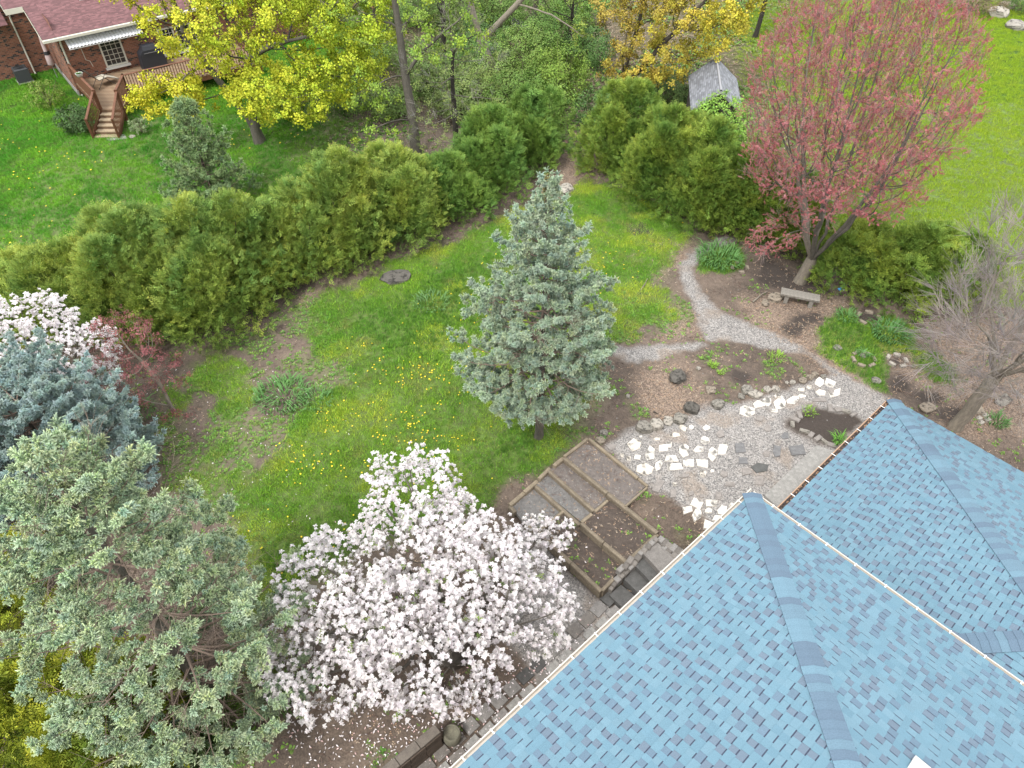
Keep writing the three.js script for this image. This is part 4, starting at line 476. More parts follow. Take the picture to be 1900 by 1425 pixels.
// leafy shrubs
function bush(name, label, pos, rx, h, c, o = {}) { const g = thing(name, label, o.cat ?? 'shrub', pos, 0, o.group), r = RNG(Math.round(pos.x * 31 + pos.z * 17)), st = new MB(), list = [];
  const stems = o.stems ?? 9; for (let k = 0; k < stems; k++) { const a = k / stems * 6.283 + r.s(0.4), q = rx * r.r(0.3, 0.85); st.tube([V(r.s(0.06), -0.05, r.s(0.06)), V(Math.cos(a) * q * 0.5, h * 0.45, Math.sin(a) * q * 0.5), V(Math.cos(a) * q, h * r.r(0.75, 1), Math.sin(a) * q)], [0.02, 0.012, 0.004], 4); }
  const N = Math.round((o.n ?? 260) * rx * h); for (let k = 0; k < N; k++) { const v = V(r.s(), r.s(), r.s()), l = v.length(); if (l > 1 || l < (o.hollow ?? 0.35)) continue; const p = V(v.x * rx, h * 0.52 + v.y * h * 0.5, v.z * rx), e = fbm(p.x * 2 + pos.x, p.z * 2 + p.y * 2); if (e < (o.open ?? 0.38)) continue; list.push({ m: place(p, v.clone().add(V(r.s(0.4), 0.5, r.s(0.4))).normalize(), r() * 6.283, r.r(0.6, 1.2) * (o.s ?? 1)), c: shade(c, r, 0.25) }); }
  part('stem', st.build(), M.twig, g); scatter('leaves', o.unit ?? U.bush, M.leaf, list, g); return g; }
[[1030, 110, 2.0, 2.6, [0.17, 0.33, 0.06], 'bright green shrub in the woodland left of the amber maple'], [965, 215, 1.8, 2.2, [0.19, 0.34, 0.06], 'green shrub behind the top of the long hedge'], [1040, 190, 1.5, 2.8, [0.24, 0.38, 0.05], 'lime green shrub rising behind the last cedar of the long hedge'], [895, 120, 1.9, 2.4, [0.15, 0.29, 0.07], 'dark green shrub beside the leaning tree trunk'], [800, 175, 1.7, 2.0, [0.2, 0.31, 0.08], 'loose olive shrub between the woodland trunks'], [1110, 235, 1.3, 1.7, [0.12, 0.24, 0.06], 'shaded shrub in the gap between the two hedges'], [1085, 120, 1.6, 2.0, [0.14, 0.28, 0.07], 'shaded green shrub under the amber maple'], [1240, 190, 1.6, 1.6, [0.13, 0.22, 0.06], 'dark shrub under the amber maple next to the shed'], [560, 215, 1.4, 1.1, [0.18, 0.3, 0.07], 'low loose shrub under the yellow leaved maple'], [690, 130, 1.8, 1.8, [0.2, 0.33, 0.06], 'green shrub behind the tall grey maple trunk'], [940, 40, 2.4, 2.4, [0.19, 0.33, 0.07], 'far green shrub at the back of the woodland'], [760, 40, 2.4, 2.2, [0.18, 0.3, 0.07], 'far dark green shrub behind the yellow leaves'], [850, 215, 1.6, 1.9, [0.24, 0.34, 0.1], 'pale olive shrub around the ivy clad trunk'], [905, 200, 1.6, 2.4, [0.26, 0.38, 0.09], 'pale green shrub between ivy clad trunk and deep green cedar'], [730, 215, 1.3, 1.4, [0.22, 0.34, 0.08], 'small shrub at the foot of the tall grey maple'], [980, 140, 1.9, 2.6, [0.25, 0.4, 0.08], 'tall light green shrub behind the leaning trunk'], [1060, 40, 2.3, 2.6, [0.22, 0.4, 0.08], 'far bright green shrub behind the amber maple'], [660, 200, 1.5, 1.2, [0.2, 0.32, 0.07], 'low shrub between the yellow maple and the tall grey maple'], [860, 50, 2.2, 2.6, [0.22, 0.33, 0.08], 'far olive shrub behind the forked trunk'], [1020, 240, 1.2, 2.2, [0.24, 0.4, 0.07], 'bright shrub touching the last cedar of the long hedge']].forEach(([x, y, rx, h, c, l]) => bush('woodland_shrub', l, G(x, y), rx, h, c, { group: 'woodland shrubs', unit: U.small, n: 330, s: 1.2, hollow: 0.15, open: 0.34 }));
bush('leafy_vine', 'bright green leafy climber growing over the grey shed gable', V(9.2, gh(9.2, -30.7), -30.7), 1.5, 3.1, [0.27, 0.5, 0.075], { n: 330, open: 0.4, cat: 'climber' });
bush('forsythia_bush', 'open yellow green bush against the brick house wall', G(92, 196), 1.1, 1.25, [0.21, 0.31, 0.05], { n: 200, open: 0.42, s: 0.8 });
bush('dark_bush', 'rounded dark green bush beside the wooden deck steps', G(150, 245), 0.95, 1.35, [0.08, 0.16, 0.045], { n: 480, open: 0.3, s: 0.8 });
bush('variegated_bush', 'pale variegated plant to the side of the deck steps', G(265, 246), 0.55, 0.8, [0.3, 0.4, 0.2], { n: 420, open: 0.3, s: 0.6 });
bush('bare_bush', 'thin nearly leafless bush behind the cedar hedge', G(228, 425), 0.9, 1.4, [0.22, 0.27, 0.08], { n: 90, open: 0.4, unit: U.small, s: 0.7, stems: 16 });
bush('far_bush', 'brownish bush at the far edge of the bright lawn', G(1800, 22), 2.0, 1.8, [0.26, 0.2, 0.12], { n: 190, unit: U.small, stems: 20 });
bush('far_bush', 'green bush in the far flower bed beyond the bright lawn', G(1890, 20), 1.6, 1.5, [0.13, 0.24, 0.05], { n: 240, unit: U.small });
// ---------------------------------------------------------------- the blue roofed house
const EL = V(-0.74, 0, 0.673), ER = V(0.673, 0, 0.74); // directions of the two eaves in plan (towards the camera on either hand)
const PITCH = Math.atan(1 / 3), EXPO = 0.143;
const shingleTex = dataTex(256, 256, (i, j) => { const s = 0.66 + 0.34 * (0.55 * hash(i, j) + 0.45 * hash((i >> 1) + 500, j >> 1)); return [s, s, s]; });
const SH = { // colours of the blue granules: light field, dark tab, printed shade band between two courses
  light: [0.182, 0.33, 0.42], light2: [0.197, 0.343, 0.432], light3: [0.171, 0.315, 0.406], dark: [0.168, 0.258, 0.345], dark2: [0.182, 0.25, 0.326], band: [0.062, 0.078, 0.125] };
function shinglePiece(main, band, thick) { // one tab: width 1 along x, lies in the x-z plane, butt edge at z = 0, upper end at z = -EXPO
  const b = new MB(), y0 = thick, y1 = 0.002, L = EXPO + 0.006, bz = band ? EXPO * 0.84 : L, yb = lerp(y0, y1, bz / L), P = (x, y, z) => V(x, y, -z);
  b.quad(P(0, y0, 0), P(1, y0, 0), P(1, yb, bz), P(0, yb, bz), main, [[0, 0], [0.6, 0], [0.6, bz * 4], [0, bz * 4]]);
  if (band) b.quad(P(0, yb, bz), P(1, yb, bz), P(1, y1, L), P(0, y1, L), SH.band, [[0, 0.5], [0.6, 0.5], [0.6, 0.6], [0, 0.6]]);
  const edge = main.map((v) => v * 0.7);
  b.quad(P(0, -0.004, 0), P(1, -0.004, 0), P(1, y0, 0), P(0, y0, 0), edge); b.quad(P(1, -0.004, 0), P(1, -0.004, L), P(1, y1, L), P(1, y0, 0), edge); b.quad(P(0, -0.004, L), P(0, -0.004, 0), P(0, y0, 0), P(0, y1, L), edge);
  return b.build();
}
const PIECES = [shinglePiece(SH.light, 0, 0.012), shinglePiece(SH.light2, 0, 0.013), shinglePiece(SH.light3, 0, 0.011), shinglePiece(SH.dark, 1, 0.006), shinglePiece(SH.dark2, 1, 0.006), shinglePiece(SH.light2, 1, 0.007)];
const shingleMat = new THREE.MeshStandardMaterial({ vertexColors: true, map: rep(shingleTex, 1.4), bumpMap: rep(shingleTex, 1.4), bumpScale: 0.003, roughness: 0.95 });
// a facet: corner O (eave end), A = unit vector along the eave, inward = unit vector up the slope in plan; s0(p), s1(p) limit the width at plan depth p
function facet(O, A, inward, s0, s1, pMax, seed, out) {
  const r = RNG(seed), up = inward.clone().multiplyScalar(Math.cos(PITCH)).add(V(0, Math.sin(PITCH), 0)), n = up.clone().cross(A); if (n.y < 0) n.negate(); const X = up.clone().negate().cross(n).negate(); // x along the eave so that (X, n, -up) is right handed
  const Xd = n.clone().cross(up.clone().negate()); const basis = new THREE.Matrix4().makeBasis(Xd, n, up.clone().negate()), flip = Xd.dot(A);
  const rows = Math.floor(pMax / Math.cos(PITCH) / EXPO);
  for (let k = 0; k < rows; k++) { const t = k * EXPO, p = (t + EXPO * 0.5) * Math.cos(PITCH); let s = s0(p), e = s1(p), dark = r() < 0.5; if (e - s < 0.05) continue;
    while (s < e) { let w = dark ? r.pick([0.11, 0.13, 0.15, 0.16]) : r.pick([0.1, 0.13, 0.16, 0.2]); if (s + w > e || e - s - w < 0.04) w = e - s; const kind = dark ? (r() < 0.66 ? (r() < 0.5 ? 3 : 4) : 5) : r() < 0.55 ? 0 : r() < 0.55 ? 1 : 2;
      const q = O.clone().addScaledVector(A, flip > 0 ? s : s + w).addScaledVector(up, t).addScaledVector(n, 0.012), m = basis.clone(); m.scale(V(w, 1, 1)); m.setPosition(q); out.push({ kind, m, c: q.clone().addScaledVector(A, flip > 0 ? w / 2 : -w / 2).addScaledVector(up, EXPO / 2), w }); s += w; dark = !dark && r() < 0.92; } }
  return { up, n };
}
function bake(list) { const P = [], N = [], U2 = [], C = [], I = [], v = V(0, 0, 0), nm = new THREE.Matrix3(); let o = 0;
  for (const e of list) { const g = PIECES[e.kind], a = g.attributes, k = a.position.count; nm.getNormalMatrix(e.m); const off = hash(o, 3), off2 = hash(o, 7), tone = 0.95 + 0.1 * hash(o, 11); for (let i = 0; i < k; i++) { v.fromBufferAttribute(a.position, i).applyMatrix4(e.m); P.push(v.x, v.y, v.z); v.fromBufferAttribute(a.normal, i).applyMatrix3(nm).normalize(); N.push(v.x, v.y, v.z); U2.push(a.uv.getX(i) * Math.max(0.15, e.w * 1.6) + off, a.uv.getY(i) + off2); C.push(a.color.getX(i) * tone, a.color.getY(i) * tone, a.color.getZ(i) * tone); } for (let i = 0; i < g.index.count; i++) I.push(g.index.getX(i) + o); o += k; }
  const g = new THREE.BufferGeometry(), f = (x, n) => new THREE.Float32BufferAttribute(x, n); g.setAttribute('position', f(P, 3)); g.setAttribute('normal', f(N, 3)); g.setAttribute('uv', f(U2, 2)); g.setAttribute('color', f(C, 3)); g.setIndex(I); return g; }
const seenBy = (p) => { const zc = C7 * -p.z + C7 * (H - p.y), yv = C7 * -p.z - C7 * (H - p.y); const px = 950 + F * p.x / zc, py = 712.5 - F * yv / zc; return px > -30 && px < 1930 && py > 0 && py < 1455 ? zc : 1e9; };
function capRun(a, b, nA, nB, parent, name, seed) { // hip or ridge caps from a up to b, one folded shingle after another
  const r = RNG(seed), d = b.clone().sub(a), L = d.length(); d.normalize(); const up = nA.clone().add(nB).normalize(), sd = d.clone().cross(up).normalize(), wa = nA.clone().cross(d).normalize(), wb = d.clone().cross(nB).normalize(); if (wa.dot(sd) > 0 === (wb.dot(sd) > 0)) wb.negate();
  const mats = [[0.2, 0.31, 0.42], [0.225, 0.37, 0.48], [0.245, 0.42, 0.54], [0.19, 0.285, 0.39]].map((c) => mat(...c, { map: rep(shingleTex, 2), bumpMap: rep(shingleTex, 2), bumpScale: 0.003, roughness: 0.95 }));
  const down = (w, n) => { const v = w.clone(); v.addScaledVector(n, -v.dot(n)).normalize(); if (v.y > 0) v.negate(); return v; }; const da = down(wa, nA), db = down(wb, nB), W = 0.2, mk = (t0, t1, lift0, lift1) => { const g = new MB(), pt = (t, lift, w, n, k) => a.clone().addScaledVector(d, t).addScaledVector(up, 0.032 + lift).addScaledVector(w, k); for (const [w, n, s] of [[da, nA, 1], [db, nB, -1]]) { const q = [pt(t0, lift0, w, n, 0), pt(t0, lift0, w, n, W), pt(t1, lift1, w, n, W), pt(t1, lift1, w, n, 0)]; const u = [[0, 0], [W, 0], [W, t1 - t0], [0, t1 - t0]]; const test = q[1].clone().sub(q[0]).cross(q[3].clone().sub(q[0])); if (test.y > 0) g.quad(...q, W1, u); else g.quad(q[1], q[0], q[3], q[2], W1, [u[1], u[0], u[3], u[2]]); const q0 = q[0].clone().addScaledVector(up, -0.016), q1 = q[1].clone().addScaledVector(up, -0.016), q2 = q[2].clone().addScaledVector(up, -0.02); g.quad(q0, q1, q[1], q[0]); g.quad(q1, q2, q[2], q[1]); } return g.build(); };
  let t = 0, k = 0; while (t < L) { const e = Math.min(L, t + 0.155); part(name, mk(t, e + 0.01, 0.012, 0.002), mats[k % 2 ? (r() < 0.5 ? 2 : 1) : (r() < 0.5 ? 0 : 3)], parent); t = e; k += r() < 0.4 ? 1 : 2; } }
function hipRoof(parent, name, C, lenL, lenR, depth, seed, visible, smat) { // C: eave corner; faces: along EL (the L side) and along ER (the R side)
  const g = new THREE.Group(); g.name = name; parent.add(g); const out = [], inL = ER.clone(), inR = EL.clone();
  const fL = facet(C, EL, inL, (p) => p, (p) => lenL - p, depth, seed, out), fR = facet(C, ER, inR, (p) => p, (p) => lenR - p, depth, seed + 1, out);
  const D = C.clone().addScaledVector(EL, lenL), E2 = C.clone().addScaledVector(ER, lenR);
  const fD = facet(D, ER, EL.clone().negate(), (p) => p, (p) => lenR - p, depth, seed + 2, out), fE = facet(E2, EL, ER.clone().negate(), (p) => p, (p) => lenL - p, depth, seed + 3, out);
  // deck under the shingles
  const rise = depth / 3, k = new MB(), cor = [C, D, D.clone().addScaledVector(ER, lenR), E2], ins = cor.map((p, i) => { const c = [[1, 1], [-1, 1], [-1, -1], [1, -1]][i]; return p.clone().addScaledVector(EL, c[0] * depth).addScaledVector(ER, c[1] * depth).add(V(0, rise, 0)); });
  for (let i = 0; i < 4; i++) { const j = (i + 1) % 4, lo = (p) => p.clone().add(V(0, -0.01, 0)); k.quad(lo(cor[j]), lo(cor[i]), lo(ins[i]), lo(ins[j])); k.quad(cor[i].clone().add(V(0, -0.16, 0)), cor[j].clone().add(V(0, -0.16, 0)), lo(cor[j]), lo(cor[i])); }
  const ge = k.build(); part('roof_deck', ge, mat(0.16, 0.24, 0.34, { side: THREE.DoubleSide }), g); const under = new MB(); under.prism(cor.map((p) => p.clone().add(V(0, -0.16, 0))), 0.03); part('soffit', under.build(), M.cream, g);
  out.forEach((e) => (e.z = seenBy(e.c))); out.sort((a, b) => a.z - b.z); const near = out.slice(0, visible), far = out.slice(visible);
  near.forEach((e) => { const m = new THREE.Mesh(PIECES[e.kind], smat); m.name = 'shingle'; m.matrix.copy(e.m); m.matrix.decompose(m.position, m.quaternion, m.scale); g.add(m); });
  part('shingle_courses', bake(far), smat, g, 'stuff');
  capRun(C, ins[0], fL.n, fR.n, g, 'hip_cap', seed + 9); capRun(D, ins[1], fL.n, fD.n, g, 'hip_cap', seed + 10); capRun(E2, ins[3], fR.n, fE.n, g, 'hip_cap', seed + 11);
  if (ins[0].distanceTo(ins[1]) > 0.2) capRun(ins[0], ins[1], fL.n, fE.n, g, 'ridge_cap', seed + 12); else if (ins[0].distanceTo(ins[3]) > 0.2) capRun(ins[0], ins[3], fR.n, fD.n, g, 'ridge_cap', seed + 13);
  return { g, cor, ins, fL, fR };
}
function gutter(parent, a, b, out, colM, w = 0.105, fill = null) { // open eaves trough along a-b with hangers across it
  const g = new THREE.Group(); g.name = 'gutter'; parent.add(g); const L = a.distanceTo(b), d = b.clone().sub(a).normalize(), prof = [[0.0, 0.0], [0.0, -0.11], [w * 0.75, -0.11], [w, -0.02], [w, 0.0], [w - 0.022, 0.002], [w - 0.022, -0.02], [w * 0.72, -0.095], [0.012, -0.095], [0.012, 0]], m = new MB();
  const P = (q, p) => q.clone().addScaledVector(out, p[0]).add(V(0, p[1], 0)); for (let k = 0; k < prof.length; k++) { const l = (k + 1) % prof.length; m.quad(P(a, prof[k]), P(b, prof[k]), P(b, prof[l]), P(a, prof[l])); }
  part('trough', m.build(), colM, g); const white = M.white;
  for (let s = 0.45; s < L; s += 0.61) { const h = new MB(); const q = a.clone().addScaledVector(d, s); h.quad(q.clone().addScaledVector(out, -0.03).add(V(0, 0.012, 0)), q.clone().addScaledVector(d, 0.022).addScaledVector(out, -0.03).add(V(0, 0.012, 0)), q.clone().addScaledVector(d, 0.022).addScaledVector(out, w + 0.004).add(V(0, 0.008, 0)), q.clone().addScaledVector(out, w + 0.004).add(V(0, 0.008, 0))); part('hanger', h.build(), new THREE.MeshStandardMaterial({ color: lin(0.8, 0.79, 0.76), side: THREE.DoubleSide, roughness: 0.5 }), g); }
  if (fill) { const r = RNG(9), f = new MB(); for (let s = 0.05; s < L; s += 0.03) { const q = a.clone().addScaledVector(d, s + r.s(0.02)).addScaledVector(out, r.r(0.02, w * 0.72)).add(V(0, -0.03 + r.s(0.012), 0)); const t = r.pick([[0.05, 0.035, 0.03], [0.09, 0.06, 0.045], [0.25, 0.15, 0.09], [0.04, 0.03, 0.03]]); f.box(q.x, q.y, q.z, r.r(0.02, 0.06), r.r(0.01, 0.03), r.r(0.02, 0.05), r() * 3, t); } f.quad(a.clone().addScaledVector(out, 0.012).add(V(0, -0.045, 0)), a.clone().addScaledVector(out, w * 0.85).add(V(0, -0.045, 0)), b.clone().addScaledVector(out, w * 0.85).add(V(0, -0.045, 0)), b.clone().addScaledVector(out, 0.012).add(V(0, -0.045, 0)), [0.05, 0.04, 0.033]); part('debris', f.build(), M.leaf, g, 'stuff'); }
  return g; }
{
  const house = thing('house', 'house with light blue shingled hip roofs in the near corner of the garden', 'house', V(0, 0, 0));
  const CA = at(1395, 916, 4.2), CB = at(1658, 742, 2.3);
  const A = hipRoof(house, 'front_roof', CA, 17, 11, 5.5, 301, 200, shingleMat), B = hipRoof(house, 'rear_roof', CB, 10.7, 15, 5.34, 311, 100, shingleMat);
  const gw = mat(0.7, 0.64, 0.56, { roughness: 0.5 }), gb = mat(0.5, 0.33, 0.22, { roughness: 0.6 });
  const oL = ER.clone().negate(), oR = EL.clone().negate(), dn = (p) => p.clone().add(V(0, -0.02, 0));
  gutter(house, dn(CA).addScaledVector(EL, -0.12), dn(CA).addScaledVector(EL, 17), oL, gw); gutter(house, dn(CA).addScaledVector(ER, 0.004), dn(CA).addScaledVector(ER, 11), oR, gw);
  gutter(house, dn(CB).addScaledVector(EL, -0.02), dn(CB).addScaledVector(EL, 6.6), oL, gb, 0.13, true);
  // brick walls under the eaves
  const brick = mat(0.3, 0.17, 0.12, { map: rep(grainTex, 0.6), bumpMap: rep(grainBump, 2), bumpScale: 0.006 });
  const walls = (C, lL, lR, inset, base, nm) => { const p = [C.clone().addScaledVector(EL, inset).addScaledVector(ER, inset), C.clone().addScaledVector(EL, lL - inset).addScaledVector(ER, inset), C.clone().addScaledVector(EL, lL - inset).addScaledVector(ER, lR - inset), C.clone().addScaledVector(EL, inset).addScaledVector(ER, lR - inset)].map((q) => q.add(V(0, -0.2, 0))); const m = new MB(); m.prism(p, C.y - 0.2 - base); part(nm, m.build(), brick, house); };
  walls(CA, 17, 11, 0.5, -1.2, 'front_wall'); walls(CB, 10.7, 15, 0.45, -0.8, 'rear_wall');
  // white roof vent at the lower picture edge
  const v = thing('roof_vent', 'white metal roof vent on the near blue roof slope', 'roof vent', at(1702, 1452, 5.12)); const b = new MB(); b.box(0, 0.11, 0, 0.42, 0.26, 0.42, 0.74, W1, 0.03); part('hood', b.build(), M.white, v); const f = new MB(); f.box(0, -0.02, 0, 0.54, 0.03, 0.54, 0.74); part('flange', f.build(), M.white, v);
}
// ---------------------------------------------------------------- timber terraces, steps, patio stones
const beam = (a, b, w, h, m, parent, name = 'timber') => { // squared timber from a to b, tops at a.y / b.y
  const r = RNG(Math.round(a.x * 991 + a.z * 37)), d = b.clone().sub(a), L = d.length(); d.normalize(); const s = d.clone().cross(UPV).normalize(), q = new MB(), n = Math.max(2, Math.round(L / 0.5)), ring = (t) => { const c = a.clone().addScaledVector(d, L * t), j = () => 1 + r.s(0.05), e = 0.018; const hw = w / 2 * j(), top = c.clone().add(V(0, r.s(0.006), 0)); return [top.clone().addScaledVector(s, -hw).add(V(0, -h, 0)), top.clone().addScaledVector(s, -hw).add(V(0, -e, 0)), top.clone().addScaledVector(s, -hw + e), top.clone().addScaledVector(s, hw - e), top.clone().addScaledVector(s, hw).add(V(0, -e, 0)), top.clone().addScaledVector(s, hw).add(V(0, -h, 0))]; };
  let prev = ring(0); const cap = (R, f) => { const o = f ? [5, 4, 3, 2, 1, 0] : [0, 1, 2, 3, 4, 5]; for (let k = 1; k < 5; k++) q.tri(R[o[0]], R[o[k]], R[o[k + 1]]); }; cap(prev, true);
  for (let k = 1; k <= n; k++) { const R = ring(k / n), u0 = (k - 1) / n * L, u1 = k / n * L; for (let i = 0; i < 5; i++) { const v0 = i * 0.05, v1 = v0 + 0.05; q.quad(prev[i], R[i], R[i + 1], prev[i + 1], W1, [[u0, v0], [u1, v0], [u1, v1], [u0, v1]]); } prev = R; } cap(prev, false);
  return part(name, q.build(), m, parent); };
const gravelMat = mat(0.46, 0.44, 0.42, { map: rep(grainTex, 1.3), bumpMap: rep(grainBump, 3), bumpScale: 0.02 }), soilMat = mat(0.25, 0.195, 0.16, { map: rep(grainTex, 0.9), bumpMap: rep(grainBump, 2), bumpScale: 0.03 });
const mixSoil = mat(0.42, 0.36, 0.325, { map: rep(grainTex, 1.1), bumpMap: rep(grainBump, 3), bumpScale: 0.02 });
{
  const T = thing('timber_terraces', 'weathered timber framed gravel steps and planting beds between patio and lower path', 'garden steps'), yv = [0.02, -0.12, -0.27, -0.42, -0.56];
  const X = (a, b, y, c, d, y2, m = M.timber, w = 0.11, h = 0.2) => beam(at(a, b, y), at(c, d, y2 ?? y), w, h, m, T);
  X(1093, 813, 0.03, 1184, 886, 0.03, M.timberPale, 0.09, 0.12); X(1185, 887, 0.02, 1202, 901, 0.02, M.timberPale, 0.07, 0.1); // upper edge
  X(1090, 813, 0.03, 1047, 846, 0.03, M.timberPale, 0.09, 0.14); X(1045, 849, -0.06, 1028, 863, -0.06, M.timberPale); X(1020, 868, -0.18, 1000, 887, -0.18, M.timberPale); X(997, 892, -0.3, 973, 912, -0.3, M.timberPale, 0.12); X(972, 914, -0.36, 946, 936, -0.36, M.timberPale, 0.12);
  X(1047, 849, -0.02, 1127, 914, -0.02, M.timber, 0.12, 0.22); X(1128, 915, -0.02, 1220, 988, -0.02, M.timber, 0.12, 0.24); // second line
  X(1018, 872, -0.16, 1102, 947, -0.16, M.timber, 0.11, 0.2); X(994, 901, -0.3, 1076, 973, -0.3, M.timber, 0.11, 0.2);
  X(946, 938, -0.4, 956, 950, -0.4, M.timber, 0.12); X(976, 971, -0.36, 998, 986, -0.36, M.timber, 0.12); // lower corner
  X(999, 985, -0.3, 1045, 948, -0.3, M.timberPale, 0.09, 0.25); X(1000, 987, -0.28, 1060, 1044, -0.28, M.timber, 0.12, 0.3); X(1061, 1045, -0.29, 1116, 1096, -0.29, M.timber, 0.12, 0.32); X(1117, 1095, -0.3, 1138, 1073, -0.3, M.timber, 0.1, 0.3);
  X(1079, 968, -0.12, 1098, 953, -0.12, M.timberPale, 0.1, 0.22); X(1104, 948, -0.1, 1127, 928, -0.1, M.timberPale, 0.09, 0.2); X(1079, 970, -0.1, 1120, 1006, -0.1, M.timber, 0.11, 0.26); X(1121, 1007, -0.11, 1163, 1042, -0.11, M.timber, 0.11, 0.28); X(1164, 1041, -0.12, 1189, 1018, -0.12, M.timber, 0.1, 0.26); X(1190, 1017, -0.08, 1220, 991, -0.08, M.timber, 0.1, 0.24);
  X(1201, 903, 0.0, 1160, 939, 0.0, M.timberPale, 0.06, 0.1); X(1152, 1060, -0.2, 1163, 1050, -0.2, M.timber, 0.1, 0.2);
  const fillBed = (pts, y, m, name) => { const q = new MB(); q.prism(pts.map(([a, b]) => at(a, b, y)), 0.12); part(name, q.build(), m, T); };
  TERR.forEach((t) => fillBed(t.pts, t.y, t.kind === 'soil' ? soilMat : t.kind === 'gravel' ? gravelMat : mixSoil, t.kind === 'soil' ? 'soil_bed' : 'gravel_tread'));
}
function rockGeo(seed, det = 2, sharp = 0.62) { const g = new THREE.IcosahedronGeometry(1, det), p = g.attributes.position, v = V(0, 0, 0); for (let k = 0; k < p.count; k++) { v.fromBufferAttribute(p, k).normalize(); const n = fbm(v.x * 1.3 + seed * 3.1, v.y * 1.3 + v.z * 1.7 + seed, 3), m = fbm(v.z * 3 + seed, v.x * 3 - v.y * 2.3 + seed * 2, 2); v.multiplyScalar(0.5 + sharp * (n * 1.2 + m * 0.5)); v.x = Math.sign(v.x) * Math.min(Math.abs(v.x), 0.78 + 0.1 * n); v.y = Math.max(-0.6, Math.min(v.y, 0.72)); p.setXYZ(k, v.x, v.y, v.z); } g.computeVertexNormals(); return g; }
const rockGeos = [1, 2, 3, 4, 5, 6].map((s) => rockGeo(s, 1, 0.8)), rockTex = dataTex(256, 256, (i, j) => { const n = 0.5 * tn(i, j, 9, 256) + 0.3 * tn(i, j, 24, 256) + 0.2 * hash(i, j), s = n < 0.38 ? 0.42 + 0.3 * n : 0.72 + 0.35 * n; return [s, s * 0.985, s * 0.96]; }), rockMap = rep(rockTex, 1.5);
const rockMats = { grey: mat(0.46, 0.44, 0.4, { map: rockMap, bumpMap: grainBump, bumpScale: 0.03, flatShading: true }), dark: mat(0.19, 0.18, 0.165, { map: rockMap, bumpMap: grainBump, bumpScale: 0.03, flatShading: true }), pale: mat(0.72, 0.68, 0.62, { map: rockMap, bumpMap: grainBump, bumpScale: 0.03, flatShading: true }), tan: mat(0.52, 0.45, 0.37, { map: rockMap, bumpMap: grainBump, bumpScale: 0.03, flatShading: true }) };
const pxm = (p) => F / (C7 * -p.z + C7 * (H - p.y)); // photograph pixels in one metre at a place
const C4 = (x, y) => [1050 + x / 3.167, 640 + y / 3.167];
function rock(label, x, y, w, h, m = 'grey', group = 'garden rocks', name = 'rock') { const p = G(x, y + h * 0.2), s = w / pxm(p) * 0.56, r = RNG(x * 13 + y * 7 | 0), k = solo(name, r.pick(rockGeos), rockMats[m], label, 'rock', group); k.position.copy(p).add(V(0, s * 0.28 * clamp(h / w, 0.4, 1), 0)); k.scale.set(s, s * clamp(h / w, 0.45, 1) * 0.85, s * r.r(0.75, 1)); k.rotation.y = r() * 6.28; return k; }
[[220, 510, 45, 60, 'grey', 'upright grey rock at the corner of the timber terraces'], [205, 555, 60, 32, 'tan', 'flat tan rock touching the upper terrace timber'], [458, 480, 84, 78, 'grey', 'large pitted boulder at the near end of the row along the patio'], [535, 462, 78, 78, 'pale', 'round pale boulder beside the large pitted one'], [600, 445, 58, 34, 'pale', 'flat pale rock between the two round patio boulders'], [670, 425, 78, 72, 'grey', 'round grey boulder next to the flat pale rock by the patio'], [735, 365, 78, 66, 'dark', 'dark mossy boulder on the bed behind the patio'], [890, 345, 78, 60, 'grey', 'grey rounded boulder among brown leaves behind the patio'], [655, 185, 92, 66, 'dark', 'low dark stump like rock in the middle of the bed'], [850, 262, 62, 36, 'tan', 'flat tan stone in the middle of the brown bed'], [1060, 260, 72, 46, 'grey', 'grey green boulder in the row at the top of the patio'], [1108, 285, 66, 36, 'pale', 'low pale rock in the row at the top of the patio'], [1180, 258, 46, 40, 'pale', 'whitish rock next to its equally white twin on the bed edge'], [1232, 257, 46, 46, 'pale', 'blocky whitish rock, farther one of the pair on the bed edge'], [1030, 300, 42, 30, 'grey', 'small grey rock below the grey green boulder'], [1330, 218, 36, 26, 'pale', 'small pale rock between the white pair and the far row'], [1390, 205, 46, 30, 'tan', 'flat tan rock at the start of the far rock row'], [1432, 188, 38, 36, 'tan', 'upright tan rock in the far row by the gravel path'], [1463, 170, 36, 36, 'tan', 'farthest tan rock of the row by the gravel path'], [1512, 183, 36, 26, 'grey', 'small rock at the very end of the far row'], [778, 135, 27, 24, 'pale', 'small white stone beside the bright green tuft on the bed'], [125, 360, 32, 27, 'pale', 'single white stone under the branches of the lone spruce'], [365, 300, 24, 22, 'pale', 'small pale stone lying below the spruce branch tips'], [1298, 220, 22, 16, 'pale', 'tiny pale stone between the rock rows']].forEach(([x, y, w, h, m, l]) => { const [a, b] = C4(x, y); rock(l, a, b, w / 3.167, h / 3.167, m); });
